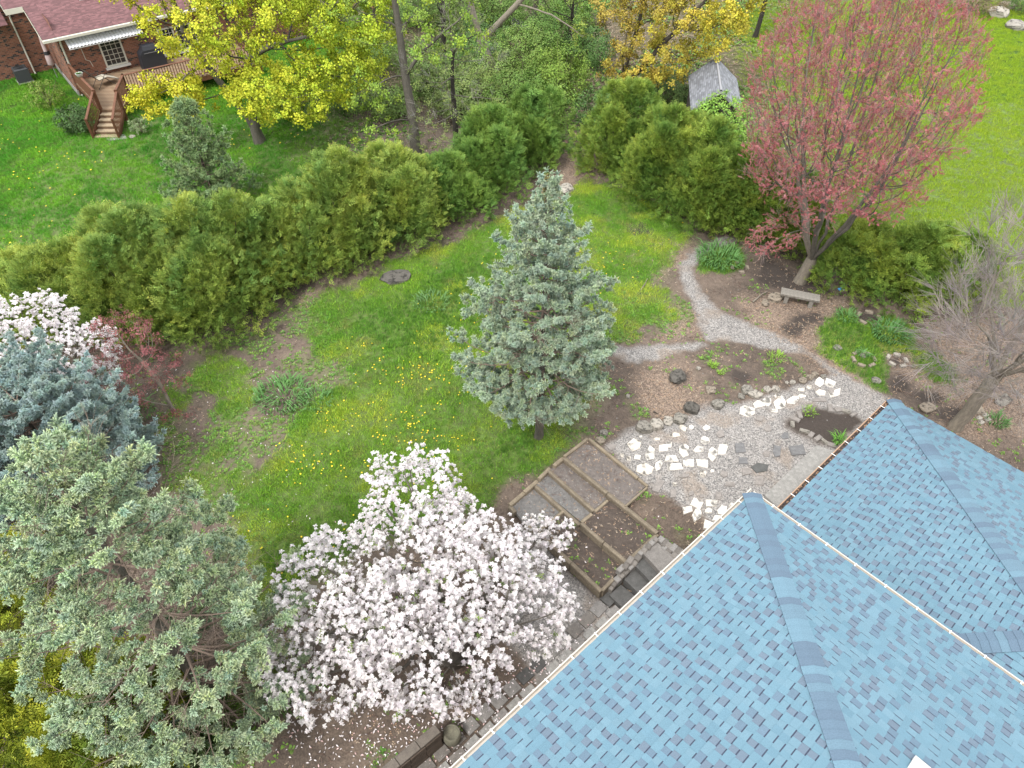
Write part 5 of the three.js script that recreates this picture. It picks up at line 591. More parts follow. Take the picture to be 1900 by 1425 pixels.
[[1438, 552, 24, 18, 'tan', 'round tan boulder standing at the end of the stone bench'], [1420, 562, 15, 11, 'tan', 'smaller tan boulder next to the one by the bench'], [1553, 645, 16, 10, 'grey', 'stone half hidden in the green bed beyond the path'], [1600, 660, 12, 9, 'grey', 'small stone beside the ring of edging in the green bed'], [1625, 705, 18, 12, 'grey', 'grey stone at the edge of the green bed by the path'], [1050, 350, 26, 14, 'pale', 'cluster of pale stones behind the tip of the lone spruce'], [1048, 1030, 28, 20, 'pale', 'rough pale rock in the lower planting bed'], [1104, 978, 14, 13, 'dark', 'round dark rock in the upper planting bed'], [1720, 755, 26, 15, 'tan', 'flat tan rock beside the far blue roof corner'], [735, 515, 40, 12, 'dark', 'flat mossy stump in the lawn near the hedge'], [1850, 22, 40, 22, 'pale', 'pale rock heap in the far bed beyond the bright lawn'], [1885, 48, 34, 22, 'grey', 'grey rock at the edge of the far bed beyond the bright lawn'], [1868, 10, 30, 18, 'tan', 'tan log like rock at the back of the far bed']].forEach(([x, y, w, h, m, l]) => rock(l, x, y, w, h, m));
rock('small light stone lying in the lower planting bed', 1091, 1019, 9, 7, 'pale');
{ // flagstones of the patio, each a thin irregular slab set in the gravel
  const P = new THREE.Group(); P.name = 'patio'; P.userData.kind = 'structure'; scene.add(P);
  const fm = { w: mat(1.06, 1.03, 0.98, { map: rep(rockTex, 0.6), bumpMap: grainBump, bumpScale: 0.004 }), v: mat(0.92, 0.87, 0.8, { map: rep(rockTex, 0.8), bumpMap: grainBump, bumpScale: 0.004 }), t: mat(0.52, 0.47, 0.43, { map: rep(grainTex, 1.2), bumpMap: grainBump, bumpScale: 0.004 }), g: mat(0.34, 0.335, 0.335, { map: rep(grainTex, 1.2), bumpMap: grainBump, bumpScale: 0.004 }), d: mat(0.2, 0.2, 0.19, { map: rep(grainTex, 1.2), bumpMap: grainBump, bumpScale: 0.004 }) };
  const S = [[405, 590, 78, 68, 'v'], [420, 660, 45, 35, 'w'], [497, 640, 58, 78, 'w'], [570, 607, 66, 46, 'w'], [607, 588, 44, 34, 'w'], [640, 530, 60, 30, 'v'], [685, 490, 52, 30, 'v', 0.6], [737, 485, 30, 30, 'w'], [825, 490, 42, 36, 'w'], [440, 540, 20, 12, 'w'], [535, 555, 40, 22, 'v'], [697, 625, 70, 72, 'w'], [620, 670, 88, 42, 'w'], [780, 615, 66, 48, 'w'], [818, 565, 58, 46, 'w'], [862, 640, 54, 80, 'w'], [920, 612, 56, 90, 'w', 0.5], [905, 525, 50, 46, 't'], [722, 700, 62, 58, 'w'], [803, 695, 68, 60, 'w'], [543, 710, 42, 58, 'w', 0.4], [465, 733, 104, 68, 'v'], [640, 720, 108, 42, 'w'], [808, 758, 42, 40, 'v'], [860, 742, 26, 20, 'w'], [545, 825, 56, 88, 't', 0.5], [630, 875, 46, 46, 't'], [765, 930, 76, 50, 'w', 0.4], [855, 930, 72, 54, 'w'], [712, 970, 66, 42, 'w', -0.3], [770, 1000, 50, 78, 'w', 0.3], [838, 977, 42, 32, 'w'], [918, 972, 62, 52, 'w', -0.4], [890, 1022, 58, 36, 'w'], [840, 1058, 68, 56, 'w', 0.4], [972, 945, 32, 32, 'w'], [895, 890, 36, 60, 't'], [735, 875, 32, 26, 't'], [965, 820, 60, 32, 't'], [690, 770, 60, 26, 't'], [640, 820, 26, 22, 'v'], [800, 890, 30, 22, 't'], [270, 600, 50, 40, 't'], [370, 670, 34, 26, 'v'], [330, 650, 26, 22, 'v'], [365, 690, 28, 22, 't'],
    [1020, 605, 74, 62, 'g'], [1040, 682, 74, 42, 'g'], [1240, 625, 54, 70, 'g'], [1355, 622, 98, 66, 'g'], [1140, 722, 104, 58, 'd'], [1290, 535, 54, 40, 'g'], [1060, 745, 60, 46, 't'], [1140, 800, 70, 60, 't'], [930, 760, 54, 40, 't'], [1180, 640, 44, 40, 't'],
    [1065, 390, 98, 58, 'w'], [1132, 350, 68, 46, 'w'], [1183, 335, 52, 46, 'w'], [1258, 345, 68, 78, 'w', 0.3], [1335, 325, 80, 42, 'w', -0.3], [1225, 390, 42, 22, 'w'], [1390, 300, 48, 26, 'w'], [1430, 250, 36, 26, 'v'], [1490, 220, 54, 52, 'w'], [1553, 225, 60, 58, 'w', 0.4], [1500, 282, 58, 36, 'w'], [1583, 282, 72, 42, 'w', -0.3], [1385, 265, 42, 22, 'v'], [1490, 325, 92, 26, 't'], [1185, 490, 42, 42, 't'], [1140, 432, 52, 32, 't'], [1560, 270, 40, 36, 't'], [1240, 300, 36, 26, 'v']];
  S.forEach(([x, y, w, h, m, tw = 0], k) => { const r = RNG(400 + k), [a, b] = C4(x, y), n = r.pick([4, 4, 5, 5, 6]), pts = []; for (let i = 0; i < n; i++) { const an = (i + 0.5) / n * 6.283 + r.s(0.28), q = r.r(0.9, 1.18) * (n === 4 ? 1.12 : 1), ex = Math.cos(an) * w / 2 * q * 1.04, ey = Math.sin(an) * h / 2 * q * 1.04; pts.push(G(a + (ex * Math.cos(tw) - ey * Math.sin(tw)) / 3.167, b + (ex * Math.sin(tw) + ey * Math.cos(tw)) / 3.167)); } const top = pts.reduce((s, p) => s + p.y, 0) / n + r.r(0.022, 0.036), q = new MB(); pts.forEach((p) => (p.y = top)); q.prism(pts, 0.09, W1, 0.008); part('flagstone', q.build(), fm[m], P); });
  // stones edging the round soil bed
  [[1330, 470], [1345, 440], [1372, 415], [1400, 510], [1440, 532], [1480, 552], [1520, 572], [1560, 592], [1600, 385], [1640, 392], [1690, 412], [1550, 375]].forEach(([x, y], k) => { const r = RNG(700 + k), [a, b] = C4(x, y), p = G(a, b), q = new MB(); q.box(p.x, p.y + 0.02, p.z, r.r(0.22, 0.34), 0.1, r.r(0.1, 0.16), r.r(0, 3), W1, 0.015); part('edging_stone', q.build(), k % 3 ? fm.t : rockMats.grey, P); });
}
{ // concrete step along the house
  const q = new MB(); q.prism([[1419, 918], [1502, 838], [1512, 828], [1518, 826], [1552, 838], [1556, 850], [1450, 948]].map(([a, b]) => at(a, b, 0.2)), 0.4, W1, 0.015); solo('concrete_step', q.build(), M.concrete, 'pale concrete slab step along the wall under the far blue roof', 'step');
  // stone steps between the terraces and the house
  const S = thing('stone_steps', 'flight of grey slab steps between the planting beds and the blue roof', 'steps'); const st = (pts, y, m) => { const g = new MB(); g.prism(pts.map(([a, b]) => at(a, b, y)), 0.28, W1, 0.012); part('step', g.build(), m, S); };
  const warm = mat(0.4, 0.37, 0.34, { map: rep(grainTex, 0.8), bumpMap: grainBump, bumpScale: 0.004 });
  st([[1192, 1025], [1220, 1006], [1272, 1048], [1240, 1078]], 0.0, warm); st([[1177, 1048], [1193, 1028], [1262, 1092], [1236, 1110]], -0.16, M.slate); st([[1158, 1075], [1180, 1053], [1245, 1112], [1215, 1130]], -0.32, M.slate); st([[1130, 1104], [1152, 1084], [1215, 1135], [1190, 1160]], -0.5, M.slate);
  const wallM = [mat(0.42, 0.38, 0.34, { map: grainTex, bumpMap: grainBump, bumpScale: 0.006 }), mat(0.5, 0.47, 0.44, { map: grainTex, bumpMap: grainBump, bumpScale: 0.006 }), mat(0.3, 0.27, 0.24, { map: grainTex, bumpMap: grainBump, bumpScale: 0.006 })];
  const Wl = thing('block_edging', 'row of rough stone blocks beside the grey slab steps', 'edging'); const r = RNG(51);
  const C5 = (x, y) => [900 + x / 4.19, 790 + y / 4.19];
  [[1325, 885, 0.06], [1300, 905, 0.06], [1275, 930, 0.05], [1245, 955, 0.02], [1225, 975, 0.0], [1190, 1020, -0.06], [1160, 1060, -0.12], [1140, 1085, -0.15], [1100, 1125, -0.2], [1075, 1150, -0.24], [1040, 1180, -0.3], [1010, 1215, -0.36], [990, 1245, -0.42], [1060, 1105, -0.12], [1095, 1085, -0.1], [1130, 1040, -0.06],
    [1370, 880, 0.04], [1400, 905, 0.04], [1430, 925, 0.04], [1470, 945, 0.04], [1500, 965, 0.04], [1530, 985, 0.04], [1410, 935, 0.02], [1440, 960, 0.02], [1475, 1000, 0.02], [1510, 1005, 0.02]].forEach(([x, y, h], k) => { const p = at(...C5(x, y), h), g = new MB(); g.box(p.x, p.y - 0.1, p.z, r.r(0.17, 0.26), 0.22, r.r(0.13, 0.18), 0.83 + r.s(0.15), W1, 0.02); part('block', g.build(), wallM[k % 3], Wl); });
  // pavers of the lower path
  const path = new THREE.Group(); path.name = 'lower_path'; path.userData.kind = 'structure'; scene.add(path); const c = RNG(61);
  for (let i = 0; i < 16; i++) for (let j = 0; j < 3; j++) { const o = G(1150, 1128), p = o.clone().addScaledVector(EL, i * 0.42 + (j % 2) * 0.2).addScaledVector(ER, j * 0.36 - 0.35); p.y = gh(p.x, p.z) + 0.03 + c.s(0.006); const q = new MB(); q.box(p.x, p.y - 0.03, p.z, 0.38 * c.r(0.85, 1), 0.08, 0.32 * c.r(0.88, 1), 0.74 + c.s(0.05), W1, 0.01); part('paver', q.build(), j === 1 && i % 3 ? M.concrete : c() < 0.12 ? M.slate : wallM[c() < 0.6 ? 0 : 1], path); }
  // low block wall and stone pot in the near corner
  const a = at(812, 1352, 0.12), bdir = at(705, 1440, 0.12).sub(a).normalize(), W = thing('garden_wall', 'low brown block wall with smooth cap below the magnolia', 'wall', V(a.x, -0.7, a.z), Math.atan2(-bdir.z, bdir.x)); const wm = [mat(0.25, 0.19, 0.145, { map: grainTex, bumpMap: grainBump, bumpScale: 0.02 }), mat(0.29, 0.22, 0.17, { map: grainTex, bumpMap: grainBump, bumpScale: 0.02 })];
  for (let k = 0; k < 5; k++) for (let j = 0; j < 3; j++) { const g = new MB(); g.box(0.2 + k * 0.4 + (j % 2) * 0.02, 0.13 + j * 0.255, 0, 0.388, 0.245, 0.26, 0, W1, 0.008); part('block', g.build(), wm[(k + j) % 2], W); }
  for (let k = 0; k < 4; k++) { const g = new MB(); g.box(0.25 + k * 0.52, 0.82, 0, 0.51, 0.07, 0.22, 0, W1, 0.012); part('cap_stone', g.build(), mat(0.36, 0.31, 0.26, { map: grainTex }), W); }
  const pp = G(840, 1372), pot = solo('stone_pot', new THREE.LatheGeometry([[0.001, 0.02], [0.16, 0], [0.2, 0.12], [0.21, 0.3], [0.19, 0.4], [0.15, 0.42], [0.13, 0.37], [0.001, 0.35]].map(([x, y]) => new THREE.Vector2(x, y)), 20), mat(0.4, 0.38, 0.28, { map: grainTex, bumpMap: grainBump, bumpScale: 0.01, side: THREE.DoubleSide }), 'squat mossy stone pot at the end of the brown block wall', 'pot'); pot.position.copy(pp);
  // planter ring and edging stones in the green bed
  const ring = (label, px, py, rx, n, m) => { const t = thing('stone_ring', label, 'edging', G(px, py), 0, 'stone rings in the green bed'), s = rx / pxm(t.position); for (let k = 0; k < n; k++) { const an = k / n * 6.283, g = new MB(); g.box(Math.cos(an) * s, 0.03, Math.sin(an) * s, s * 0.75, 0.12, 0.12, -an + 1.57, W1, 0.02); part('stone', g.build(), m, t); } };
  ring('ring of grey stones around a grass tuft in the green bed', 1602, 668, 19, 6, rockMats.tan); ring('ring of pale stones around a dark planting hole', 1664, 670, 16, 5, rockMats.pale); ring('ring of low stones around a weedy hole under the cedars', 1612, 592, 19, 5, rockMats.tan); ring('square of stones beside the green strap leaved clump', 1372, 498, 14, 4, rockMats.tan);
  // loose pavers near the bare tree
  [[1816, 777], [1828, 772], [1820, 785], [1832, 780]].forEach(([x, y], k) => { const p = G(x, y), g = new MB(); g.box(p.x, p.y + 0.03, p.z, 0.17, 0.07, 0.13, 0.5, W1, 0.01); solo('loose_paver', g.build(), rockMats.pale, ['small pale paver nearest the bare tree trunk, first of four laid together', 'small pale paver at the back of the four laid near the bare tree', 'small pale paver at the front of the four laid near the bare tree', 'small pale paver farthest from the bare tree trunk, last of the four'][k], 'paver', 'four pavers near the bare tree'); });
  const sl = [[1860, 745, 'tilted grey slab leaning beside the bare tree'], [1812, 758, 'flat brown slab lying behind the bare tree trunk'], [1840, 735, 'thin slab behind the tilted grey one']]; sl.forEach(([x, y, l], k) => { const p = G(x, y), g = new MB(); g.box(0, 0.05, 0, 0.5, 0.07, 0.3, 0, W1, 0.015); const s = solo('stone_slab', g.build(), k ? rockMats.tan : rockMats.grey, l, 'slab'); s.position.copy(p); s.rotation.set(k ? 0.05 : 0.35, 0.6 + k, 0.1); });
}
{ // stone bench
  const a = G(1453, 558), b = G(1506, 568), c = a.clone().add(b).multiplyScalar(0.5), ang = Math.atan2(-(b.z - a.z), b.x - a.x), t = thing('stone_bench', 'weathered concrete garden bench under the red flowering tree', 'bench', c, ang), m = mat(0.5, 0.46, 0.4, { map: rep(grainTex, 2), bumpMap: grainBump, bumpScale: 0.01 });
  const s = new MB(), r = RNG(3), n = 10, pr = (k) => { const x = -0.66 + 1.32 * k / n, j = () => r.s(0.014); return [V(x, 0.33, -0.19 + j()), V(x, 0.41, -0.2 + j()), V(x, 0.43 + j() * 0.4, -0.16), V(x, 0.43 + j() * 0.4, 0.16), V(x, 0.41, 0.2 + j()), V(x, 0.33, 0.19 + j())]; }; let p = pr(0); for (let k = 1; k < 5; k++) s.tri(p[0], p[k + 1], p[k]); for (let k = 1; k <= n; k++) { const q = pr(k); for (let i = 0; i < 6; i++) { const l = (i + 1) % 6; s.quad(p[i], p[l], q[l], q[i]); } p = q; } for (let k = 1; k < 5; k++) s.tri(p[0], p[k], p[k + 1]); part('seat', s.build(), m, t);
  for (const x of [-0.42, 0.42]) { const g = new MB(); g.box(x, 0.17, 0, 0.14, 0.34, 0.3, 0, W1, 0.02); part('leg', g.build(), m, t); }
}
// driftwood, scraps
function stick(label, pts, rad, m = M.barkPale, name = 'fallen_branch') { const g = new MB(), p = pts.map(([x, y, h]) => G(x, y, h)); g.tube(p, p.map((_, k) => lerp(rad, rad * 0.35, k / (p.length - 1))), 6, W1, true); return solo(name, g.build(), m, label, 'branch', 'fallen branches'); }
stick('bleached crooked branch lying beside the stone bench', [[1396, 562, 0.03], [1408, 553, 0.08], [1413, 548, 0.06], [1424, 543, 0.05]], 0.04); stick('short bleached stick behind the stone bench', [[1522, 538, 0.03], [1530, 543, 0.04], [1535, 545, 0.03]], 0.025); stick('pale forked root lying on the upper lawn edge', [[1188, 540, 0.03], [1196, 530, 0.06], [1201, 520, 0.08]], 0.03); stick('thin brown stick on the bare soil below the large spruce', [[462, 1303, 0.02], [480, 1330, 0.04], [500, 1362, 0.03]], 0.022, M.bark); stick('dark twig lying beside the round patio boulders', [[1212, 765, 0.03], [1222, 770, 0.04]], 0.02, M.barkDark);
{ const p = G(1560, 537), g = new MB(); g.box(0, 0.03, 0, 0.2, 0.05, 0.11, 0.3, [0.1, 0.4, 0.75], 0.015); g.box(0.07, 0.035, 0.02, 0.07, 0.05, 0.12, 0.5, [0.75, 0.85, 0.9], 0.01); const s = solo('litter_scrap', g.build(), new THREE.MeshStandardMaterial({ vertexColors: true, roughness: 0.5 }), 'crumpled bright blue scrap on the soil behind the bench', 'litter'); s.position.copy(p); }
// strap leaved clumps
function clump(label, px, py, rad, h, n, c, o = {}) { const pos = G(px, py), t = thing(o.name ?? 'daylily_clump', label, 'plant', pos, 0, o.group ?? 'strap leaved plants'), r = RNG(px * 3 + py | 0), variants = [0, 1, 2].map(() => new MB());
  for (let k = 0; k < n; k++) { const a = r() * 6.283, q = Math.sqrt(r()) * rad, b = V(Math.cos(a) * q, 0, Math.sin(a) * q), ou = V(Math.cos(a + r.s(1.2)), 0, Math.sin(a + r.s(1.2))), L = h * r.r(0.6, 1.15), w = (o.w ?? 0.011) * r.r(0.8, 1.3), s = V(-ou.z, 0, ou.x).multiplyScalar(w), mb = variants[k % 3], tn = r.r(0.75, 1.25), col = [c[0] * tn * ALB, c[1] * tn * ALB, c[2] * tn * ALB], P = (f) => b.clone().addScaledVector(ou, L * 0.65 * f * f).add(V(0, L * (f * 1.25 - 0.62 * f * f * f), 0));
    let pr = P(0); for (let i = 1; i <= 3; i++) { const e = P(i / 3), w0 = 1 - (i - 1) / 3 * 0.35, w1 = i === 3 ? 0.05 : 1 - i / 3 * 0.35; mb.quad(pr.clone().addScaledVector(s, -w0), pr.clone().addScaledVector(s, w0), e.clone().addScaledVector(s, w1), e.clone().addScaledVector(s, -w1), col); pr = e; } }
  variants.forEach((m) => part('leaves', m.build(), M.leaf, t)); return t; }
const LG = [0.13, 0.3, 0.075], YG = [0.26, 0.45, 0.05];
[[525, 738, 0.85, 0.42, 330, LG, 'wide clump of grassy leaves on the bare bed in front of the hedge'], [588, 745, 0.5, 0.32, 120, LG, 'smaller grassy clump beside the wide one on the bare bed'], [258, 768, 0.5, 0.4, 160, LG, 'grassy clump beside the base of the small red leaved tree'], [1333, 482, 0.85, 0.5, 380, LG, 'large arching green clump in the curve of the gravel path'], [1650, 622, 0.6, 0.42, 260, [0.1, 0.25, 0.06], 'glossy dark green clump in the bed beyond the path'], [1570, 592, 0.35, 0.35, 110, LG, 'upright green clump at the upper end of the green bed'], [800, 565, 0.6, 0.32, 150, [0.15, 0.3, 0.09], 'loose clump of blades growing in the lawn beside the spruce'], [515, 1312, 0.32, 0.4, 90, [0.12, 0.24, 0.05], 'spiky green plant on the soil beside the large magnolia'], [1322, 680, 0.13, 0.2, 70, YG, 'bright lime tuft on the brown bed'], [1336, 693, 0.08, 0.14, 40, YG, 'tiny lime tuft next to the bright one'], [1440, 665, 0.3, 0.18, 90, YG, 'low lime green patch at the bed edge near the path'], [1600, 660, 0.16, 0.28, 60, LG, 'grass tuft inside a ring of stones'], [1050, 970, 0.16, 0.25, 90, [0.24, 0.4, 0.08], 'pale leafy plant at the top of the lower planting bed'], [1138, 978, 0.13, 0.16, 60, YG, 'light green plant in the middle of the upper planting bed'], [1085, 1037, 0.13, 0.22, 50, YG, 'yellow green tuft in the lower planting bed'], [1190, 1005, 0.1, 0.12, 80, [0.12, 0.36, 0.03], 'moss green cushion in the far corner of the upper bed'], [1560, 822, 0.22, 0.3, 80, [0.16, 0.4, 0.05], 'bright green tuft touching the brown gutter'], [1503, 765, 0.25, 0.16, 60, YG, 'weedy tuft on the rim of the round soil bed'], [1116, 812, 0.1, 0.12, 30, LG, 'small green tuft beside the upright grey rock'], [1850, 785, 0.3, 0.3, 90, LG, 'grass tuft beyond the pavers near the bare tree'], [500, 1230, 0.25, 0.16, 70, LG, 'broad green plant between the large spruce and the magnolia'], [1025, 962, 0.1, 0.14, 30, YG, 'young plant in the near corner of the lower planting bed']].forEach(([x, y, rd, h, n, c, l], k) => clump(l, x, y, rd, h, n, c, { w: n > 200 ? 0.014 : 0.011, name: h < 0.2 ? 'green_tuft' : 'daylily_clump' }));
{ // petals under the magnolia
  const b = new MB(); b.quad(V(-0.032, 0.003, 0), V(0, 0.012, 0.013), V(0.032, 0.004, 0), V(0, 0.008, -0.013), W1); const pet = b.build();
  const pz = zone([[[520, 1330], [640, 1250], [820, 1300], [980, 1220], [1080, 1140], [1090, 1210], [1000, 1290], [880, 1400], [820, 1440], [640, 1440], [540, 1380]], [[820, 1320], [960, 1260], [1010, 1260], [900, 1380], [860, 1425], [820, 1425]]], 0.3);
  const L = sow(23, -8, 4, 3, 12, 150, (x, d) => pz(x, d) * 0.6 + 0.012, (x, d, r) => { const k = r.r(0.7, 0.95), pk = r() < 0.15; return { m: onGround(x, d, r, r.r(0.7, 1.25), 0.3, -0.035 * (d > 5 ? 1 : 0)), c: [k, k * (pk ? 0.7 : 0.92), k * (pk ? 0.66 : 0.92)] }; }); scatter('fallen_petals', pet, M.leaf, L, scene, 'white petals fallen on the soil and path under the magnolia', 'petals');
  const L2 = sow(24, -14, -5, 12, 18, 14, (x, d) => 0.35, (x, d, r) => ({ m: onGround(x, d, r, r.r(0.7, 1.2), 0.3), c: [0.8, 0.74, 0.74] })); scatter('fallen_petals', pet, M.leaf, L2, scene, 'white petals scattered below the smaller magnolia', 'petals');
}
// ---------------------------------------------------------------- the neighbour's brick house, deck and shed
const NB = V(-23.48, -0.65, -39.28), NT = Math.atan2(0.606, 0.795);
const brickTex = dataTex(512, 512, (i, j) => { const row = Math.floor(j / 16), o = (row % 2) * 20, bx = Math.floor((i + o) / 42.67), mx = (i + o) % 42.67, my = j % 16; if (my < 2.4 || mx < 2.4) return [0.62, 0.56, 0.5]; const h = hash(bx + 31 * row, row), k = 0.85 + 0.3 * hash(i, j); if (h < 0.16) return [0.24 * k, 0.2 * k, 0.2 * k]; const c = mix3([0.5, 0.31, 0.24], [0.66, 0.42, 0.32], hash(bx, row * 7)); return [c[0] * k, c[1] * k, c[2] * k]; });
const roofTex = dataTex(512, 512, (i, j) => { const row = Math.floor(j / 16), tab = Math.floor((i + (row % 3) * 21) / 32), k = 0.78 + 0.3 * hash(tab, row) + 0.14 * hash(i, j); const e = j % 16 < 2 ? 0.7 : 1; return [0.5 * k * e, 0.355 * k * e, 0.36 * k * e]; });
{
  const g = thing('brick_house', 'red brick bungalow with reddish shingled roof behind the yellow maple', 'house', NB, NT);
  const bm = mat(1, 1, 1, { map: rep(brickTex, 0.4, 0.42), bumpMap: rep(brickTex, 0.4, 0.42), bumpScale: 0.01 }), rm = mat(0.95, 0.95, 0.95, { map: rep(roofTex, 0.35, 0.44), bumpMap: rep(roofTex, 0.35, 0.44), bumpScale: 0.012, side: THREE.DoubleSide }), trim = mat(0.76, 0.72, 0.62, { roughness: 0.6 });
  const L = (x, y, z) => V(x, y, -z), face = (a, b, c, d, m, n, p = g) => { const q = new MB(); q.quad(a, b, c, d); return part(n, q.build(), m, p); };
  // front wall with two window openings
  const wins = [[1.84, 2.98, 1.08, 2.5], [4.94, 5.82, 1.05, 2.4], [5.92, 7.0, 1.05, 2.4]], cuts = [0, 1.84, 2.98, 4.94, 7.0, 14], fw = new MB(), hh = 3.2; const fq = (x0, x1, y0, y1) => { fw.quad(L(x0, y0, 0), L(x1, y0, 0), L(x1, y1, 0), L(x0, y1, 0), W1, [[x0, y0], [x1, y0], [x1, y1], [x0, y1]]); };
  fq(0, 1.84, 0, hh); fq(1.84, 2.98, 0, 1.08); fq(1.84, 2.98, 2.5, hh); fq(2.98, 4.94, 0, hh); fq(4.94, 7, 0, 1.05); fq(4.94, 7, 2.4, hh); fq(5.82, 5.92, 1.05, 2.4); fq(7, 14, 0, hh); part('front_wall', fw.build(), bm, g);
  const sw = new MB(); const sq = (a, b, w, h) => sw.quad(a, b, b.clone().add(V(0, h, 0)), a.clone().add(V(0, h, 0)), W1, [[0, 0], [w, 0], [w, h], [0, h]]); sq(L(0, 0, 4.7), L(0, 0, 0), 4.7, 3.9); sq(L(14, 0, 0), L(14, 0, 9), 9, 3.2); sq(L(14, 0, 9), L(-7, 0, 9), 21, 3.2); part('side_wall', sw.build(), bm, g); const ww = new MB(); ww.quad(L(-7, 0, 4.7), L(0, 0, 4.7), L(0, 2.9, 4.7), L(-7, 2.9, 4.7), W1, [[0, 0], [7, 0], [7, 2.9], [0, 2.9]]); ww.quad(L(-7, 0, 9), L(-7, 0, 4.7), L(-7, 2.9, 4.7), L(-7, 2.9, 9)); part('wing_wall', ww.build(), bm, g);
  const fnd = new MB(); fnd.box(7, 0.14, -0.0, 14.06, 0.28, 0.08); fnd.box(-0.0, 0.14, -2.35, 0.08, 0.28, 4.7); part('foundation', fnd.build(), M.concrete, g);
  const glassM = new THREE.MeshPhysicalMaterial({ color: lin(0.03, 0.03, 0.032), roughness: 0.08, metalness: 0, specularIntensity: 1 });
  wins.forEach(([x0, x1, y0, y1]) => { const w = new THREE.Group(); w.name = 'window'; g.add(w); const f = new MB(), t = 0.08; f.box((x0 + x1) / 2, y1 - t / 2, 0.0, x1 - x0, t, 0.12); f.box(x0 + t / 2, (y0 + y1) / 2, 0.0, t, y1 - y0 - 2 * t, 0.12); f.box(x1 - t / 2, (y0 + y1) / 2, 0.0, t, y1 - y0 - 2 * t, 0.12); f.box((x0 + x1) / 2, y0 + t / 2, 0, x1 - x0, t, 0.12); part('frame', f.build(), trim, w); const s = new MB(); s.box((x0 + x1) / 2, y0 - 0.05, 0.07, x1 - x0 + 0.16, 0.09, 0.22); part('sill', s.build(), M.white, w);
    const nx = 4, ny = 5, iw = (x1 - x0 - 2 * t) / nx, ih = (y1 - y0 - 2 * t) / ny; for (let i = 0; i < nx; i++) for (let j = 0; j < ny; j++) face(L(x0 + t + i * iw, y0 + t + j * ih, 0.03), L(x0 + t + (i + 1) * iw, y0 + t + j * ih, 0.03), L(x0 + t + (i + 1) * iw, y0 + t + (j + 1) * ih, 0.03), L(x0 + t + i * iw, y0 + t + (j + 1) * ih, 0.03), glassM, 'pane', w); const m = new MB(); for (let i = 1; i < nx; i++) m.box(x0 + t + i * iw, (y0 + y1) / 2, 0.0, 0.022, y1 - y0 - 2 * t, 0.03); for (let j = 1; j < ny; j++) m.box((x0 + x1) / 2, y0 + t + j * ih, 0.0, x1 - x0 - 2 * t, 0.02, 0.026); part('glazing_bars', m.build(), trim, w); });
  { const w = new THREE.Group(); w.name = 'window'; g.add(w); const f = new MB(); f.box(-4.4, 1.2, -4.66, 1.1, 1.3, 0.12); part('frame', f.build(), trim, w); face(L(-4.85, 0.65, 4.58), L(-3.95, 0.65, 4.58), L(-3.95, 1.75, 4.58), L(-4.85, 1.75, 4.58), mat(0.3, 0.33, 0.34, { roughness: 0.2 }), 'pane', w); const s = new MB(); s.box(-4.4, 0.5, -4.55, 1.3, 0.1, 0.3); part('sill', s.build(), M.white, w); }
  // roof: front slope with a step in its gable edge, ridge and back slope
  const R = new THREE.Group(); R.name = 'roof'; g.add(R); const sl = 0.36, y0 = 3.2, Y = (z) => y0 + (z + 0.5) * sl, zr = 5.2, P = (x, z) => L(x, z <= zr ? Y(z) : Y(zr) - (z - zr) * sl, z), rq = (x0, x1, z0, z1, n) => { const q = new MB(); q.quad(P(x0, z0), P(x1, z0), P(x1, z1), P(x0, z1), W1, [[x0, z0], [x1, z0], [x1, z1], [x0, z1]]); part(n, q.build(), rm, R); };
  rq(-0.65, 14.6, -0.5, 2.1, 'roof_slope'); rq(-1.5, 14.6, 2.1, zr, 'roof_slope'); rq(-1.5, 14.6, zr, 10, 'roof_slope');
  const wq = new MB(); wq.quad(L(-7.5, 2.85, 4.1), L(-1.48, 2.85, 4.1), L(-1.48, 4.2, 7.5), L(-7.5, 4.2, 7.5), W1, [[0, 0], [6, 0], [6, 3.6], [0, 3.6]]); part('wing_roof', wq.build(), rm, R);
  const fa = new MB(); fa.box(6.97, 3.1, 0.52, 15.3, 0.17, 0.05); fa.box(6.97, 3.03, 0.26, 15.2, 0.03, 0.5); part('fascia', fa.build(), trim, g);
  const gt = new MB(); gt.box(6.97, 3.12, 0.6, 15.3, 0.12, 0.11); part('eaves_trough', gt.build(), trim, g);
  const slab = (x, z0, z1, w, n) => { const q = new MB(); const a = P(x, z0), b = P(x, z1); q.quad(a.clone().add(V(-0.02, -0.2, 0)), a.clone().add(V(-0.02, -0.01, 0)), b.clone().add(V(-0.02, -0.01, 0)), b.clone().add(V(-0.02, -0.2, 0))); q.quad(a.clone().add(V(w, -0.2, 0)), a.clone().add(V(-0.02, -0.2, 0)), b.clone().add(V(-0.02, -0.2, 0)), b.clone().add(V(w, -0.2, 0))); part(n, q.build(), new THREE.MeshStandardMaterial({ color: lin(0.76, 0.72, 0.62), side: THREE.DoubleSide }), g); };
  slab(-0.66, -0.5, 2.1, 0.65, 'rake_board'); slab(-1.51, 2.1, zr, 1.4, 'rake_board'); { const q = new MB(), a = P(-1.5, 2.1), b = P(-0.66, 2.1); q.box((a.x + b.x) / 2, a.y - 0.14, a.z + 0.02, 0.9, 0.25, 0.04); part('soffit_return', q.build(), trim, g); }
  const ds = (x, z, y1, n) => { const q = new MB(); q.tube([L(x, y1, z - 0.35), L(x, y1 - 0.3, z - 0.1), L(x, 0.15, z - 0.1), L(x, 0.05, z - 0.25)], [0.05, 0.05, 0.05, 0.05], 6); part(n, q.build(), trim, g); }; ds(0.12, 0, 3.05, 'downspout'); ds(-1.2, 4.7, 3.2, 'downspout');
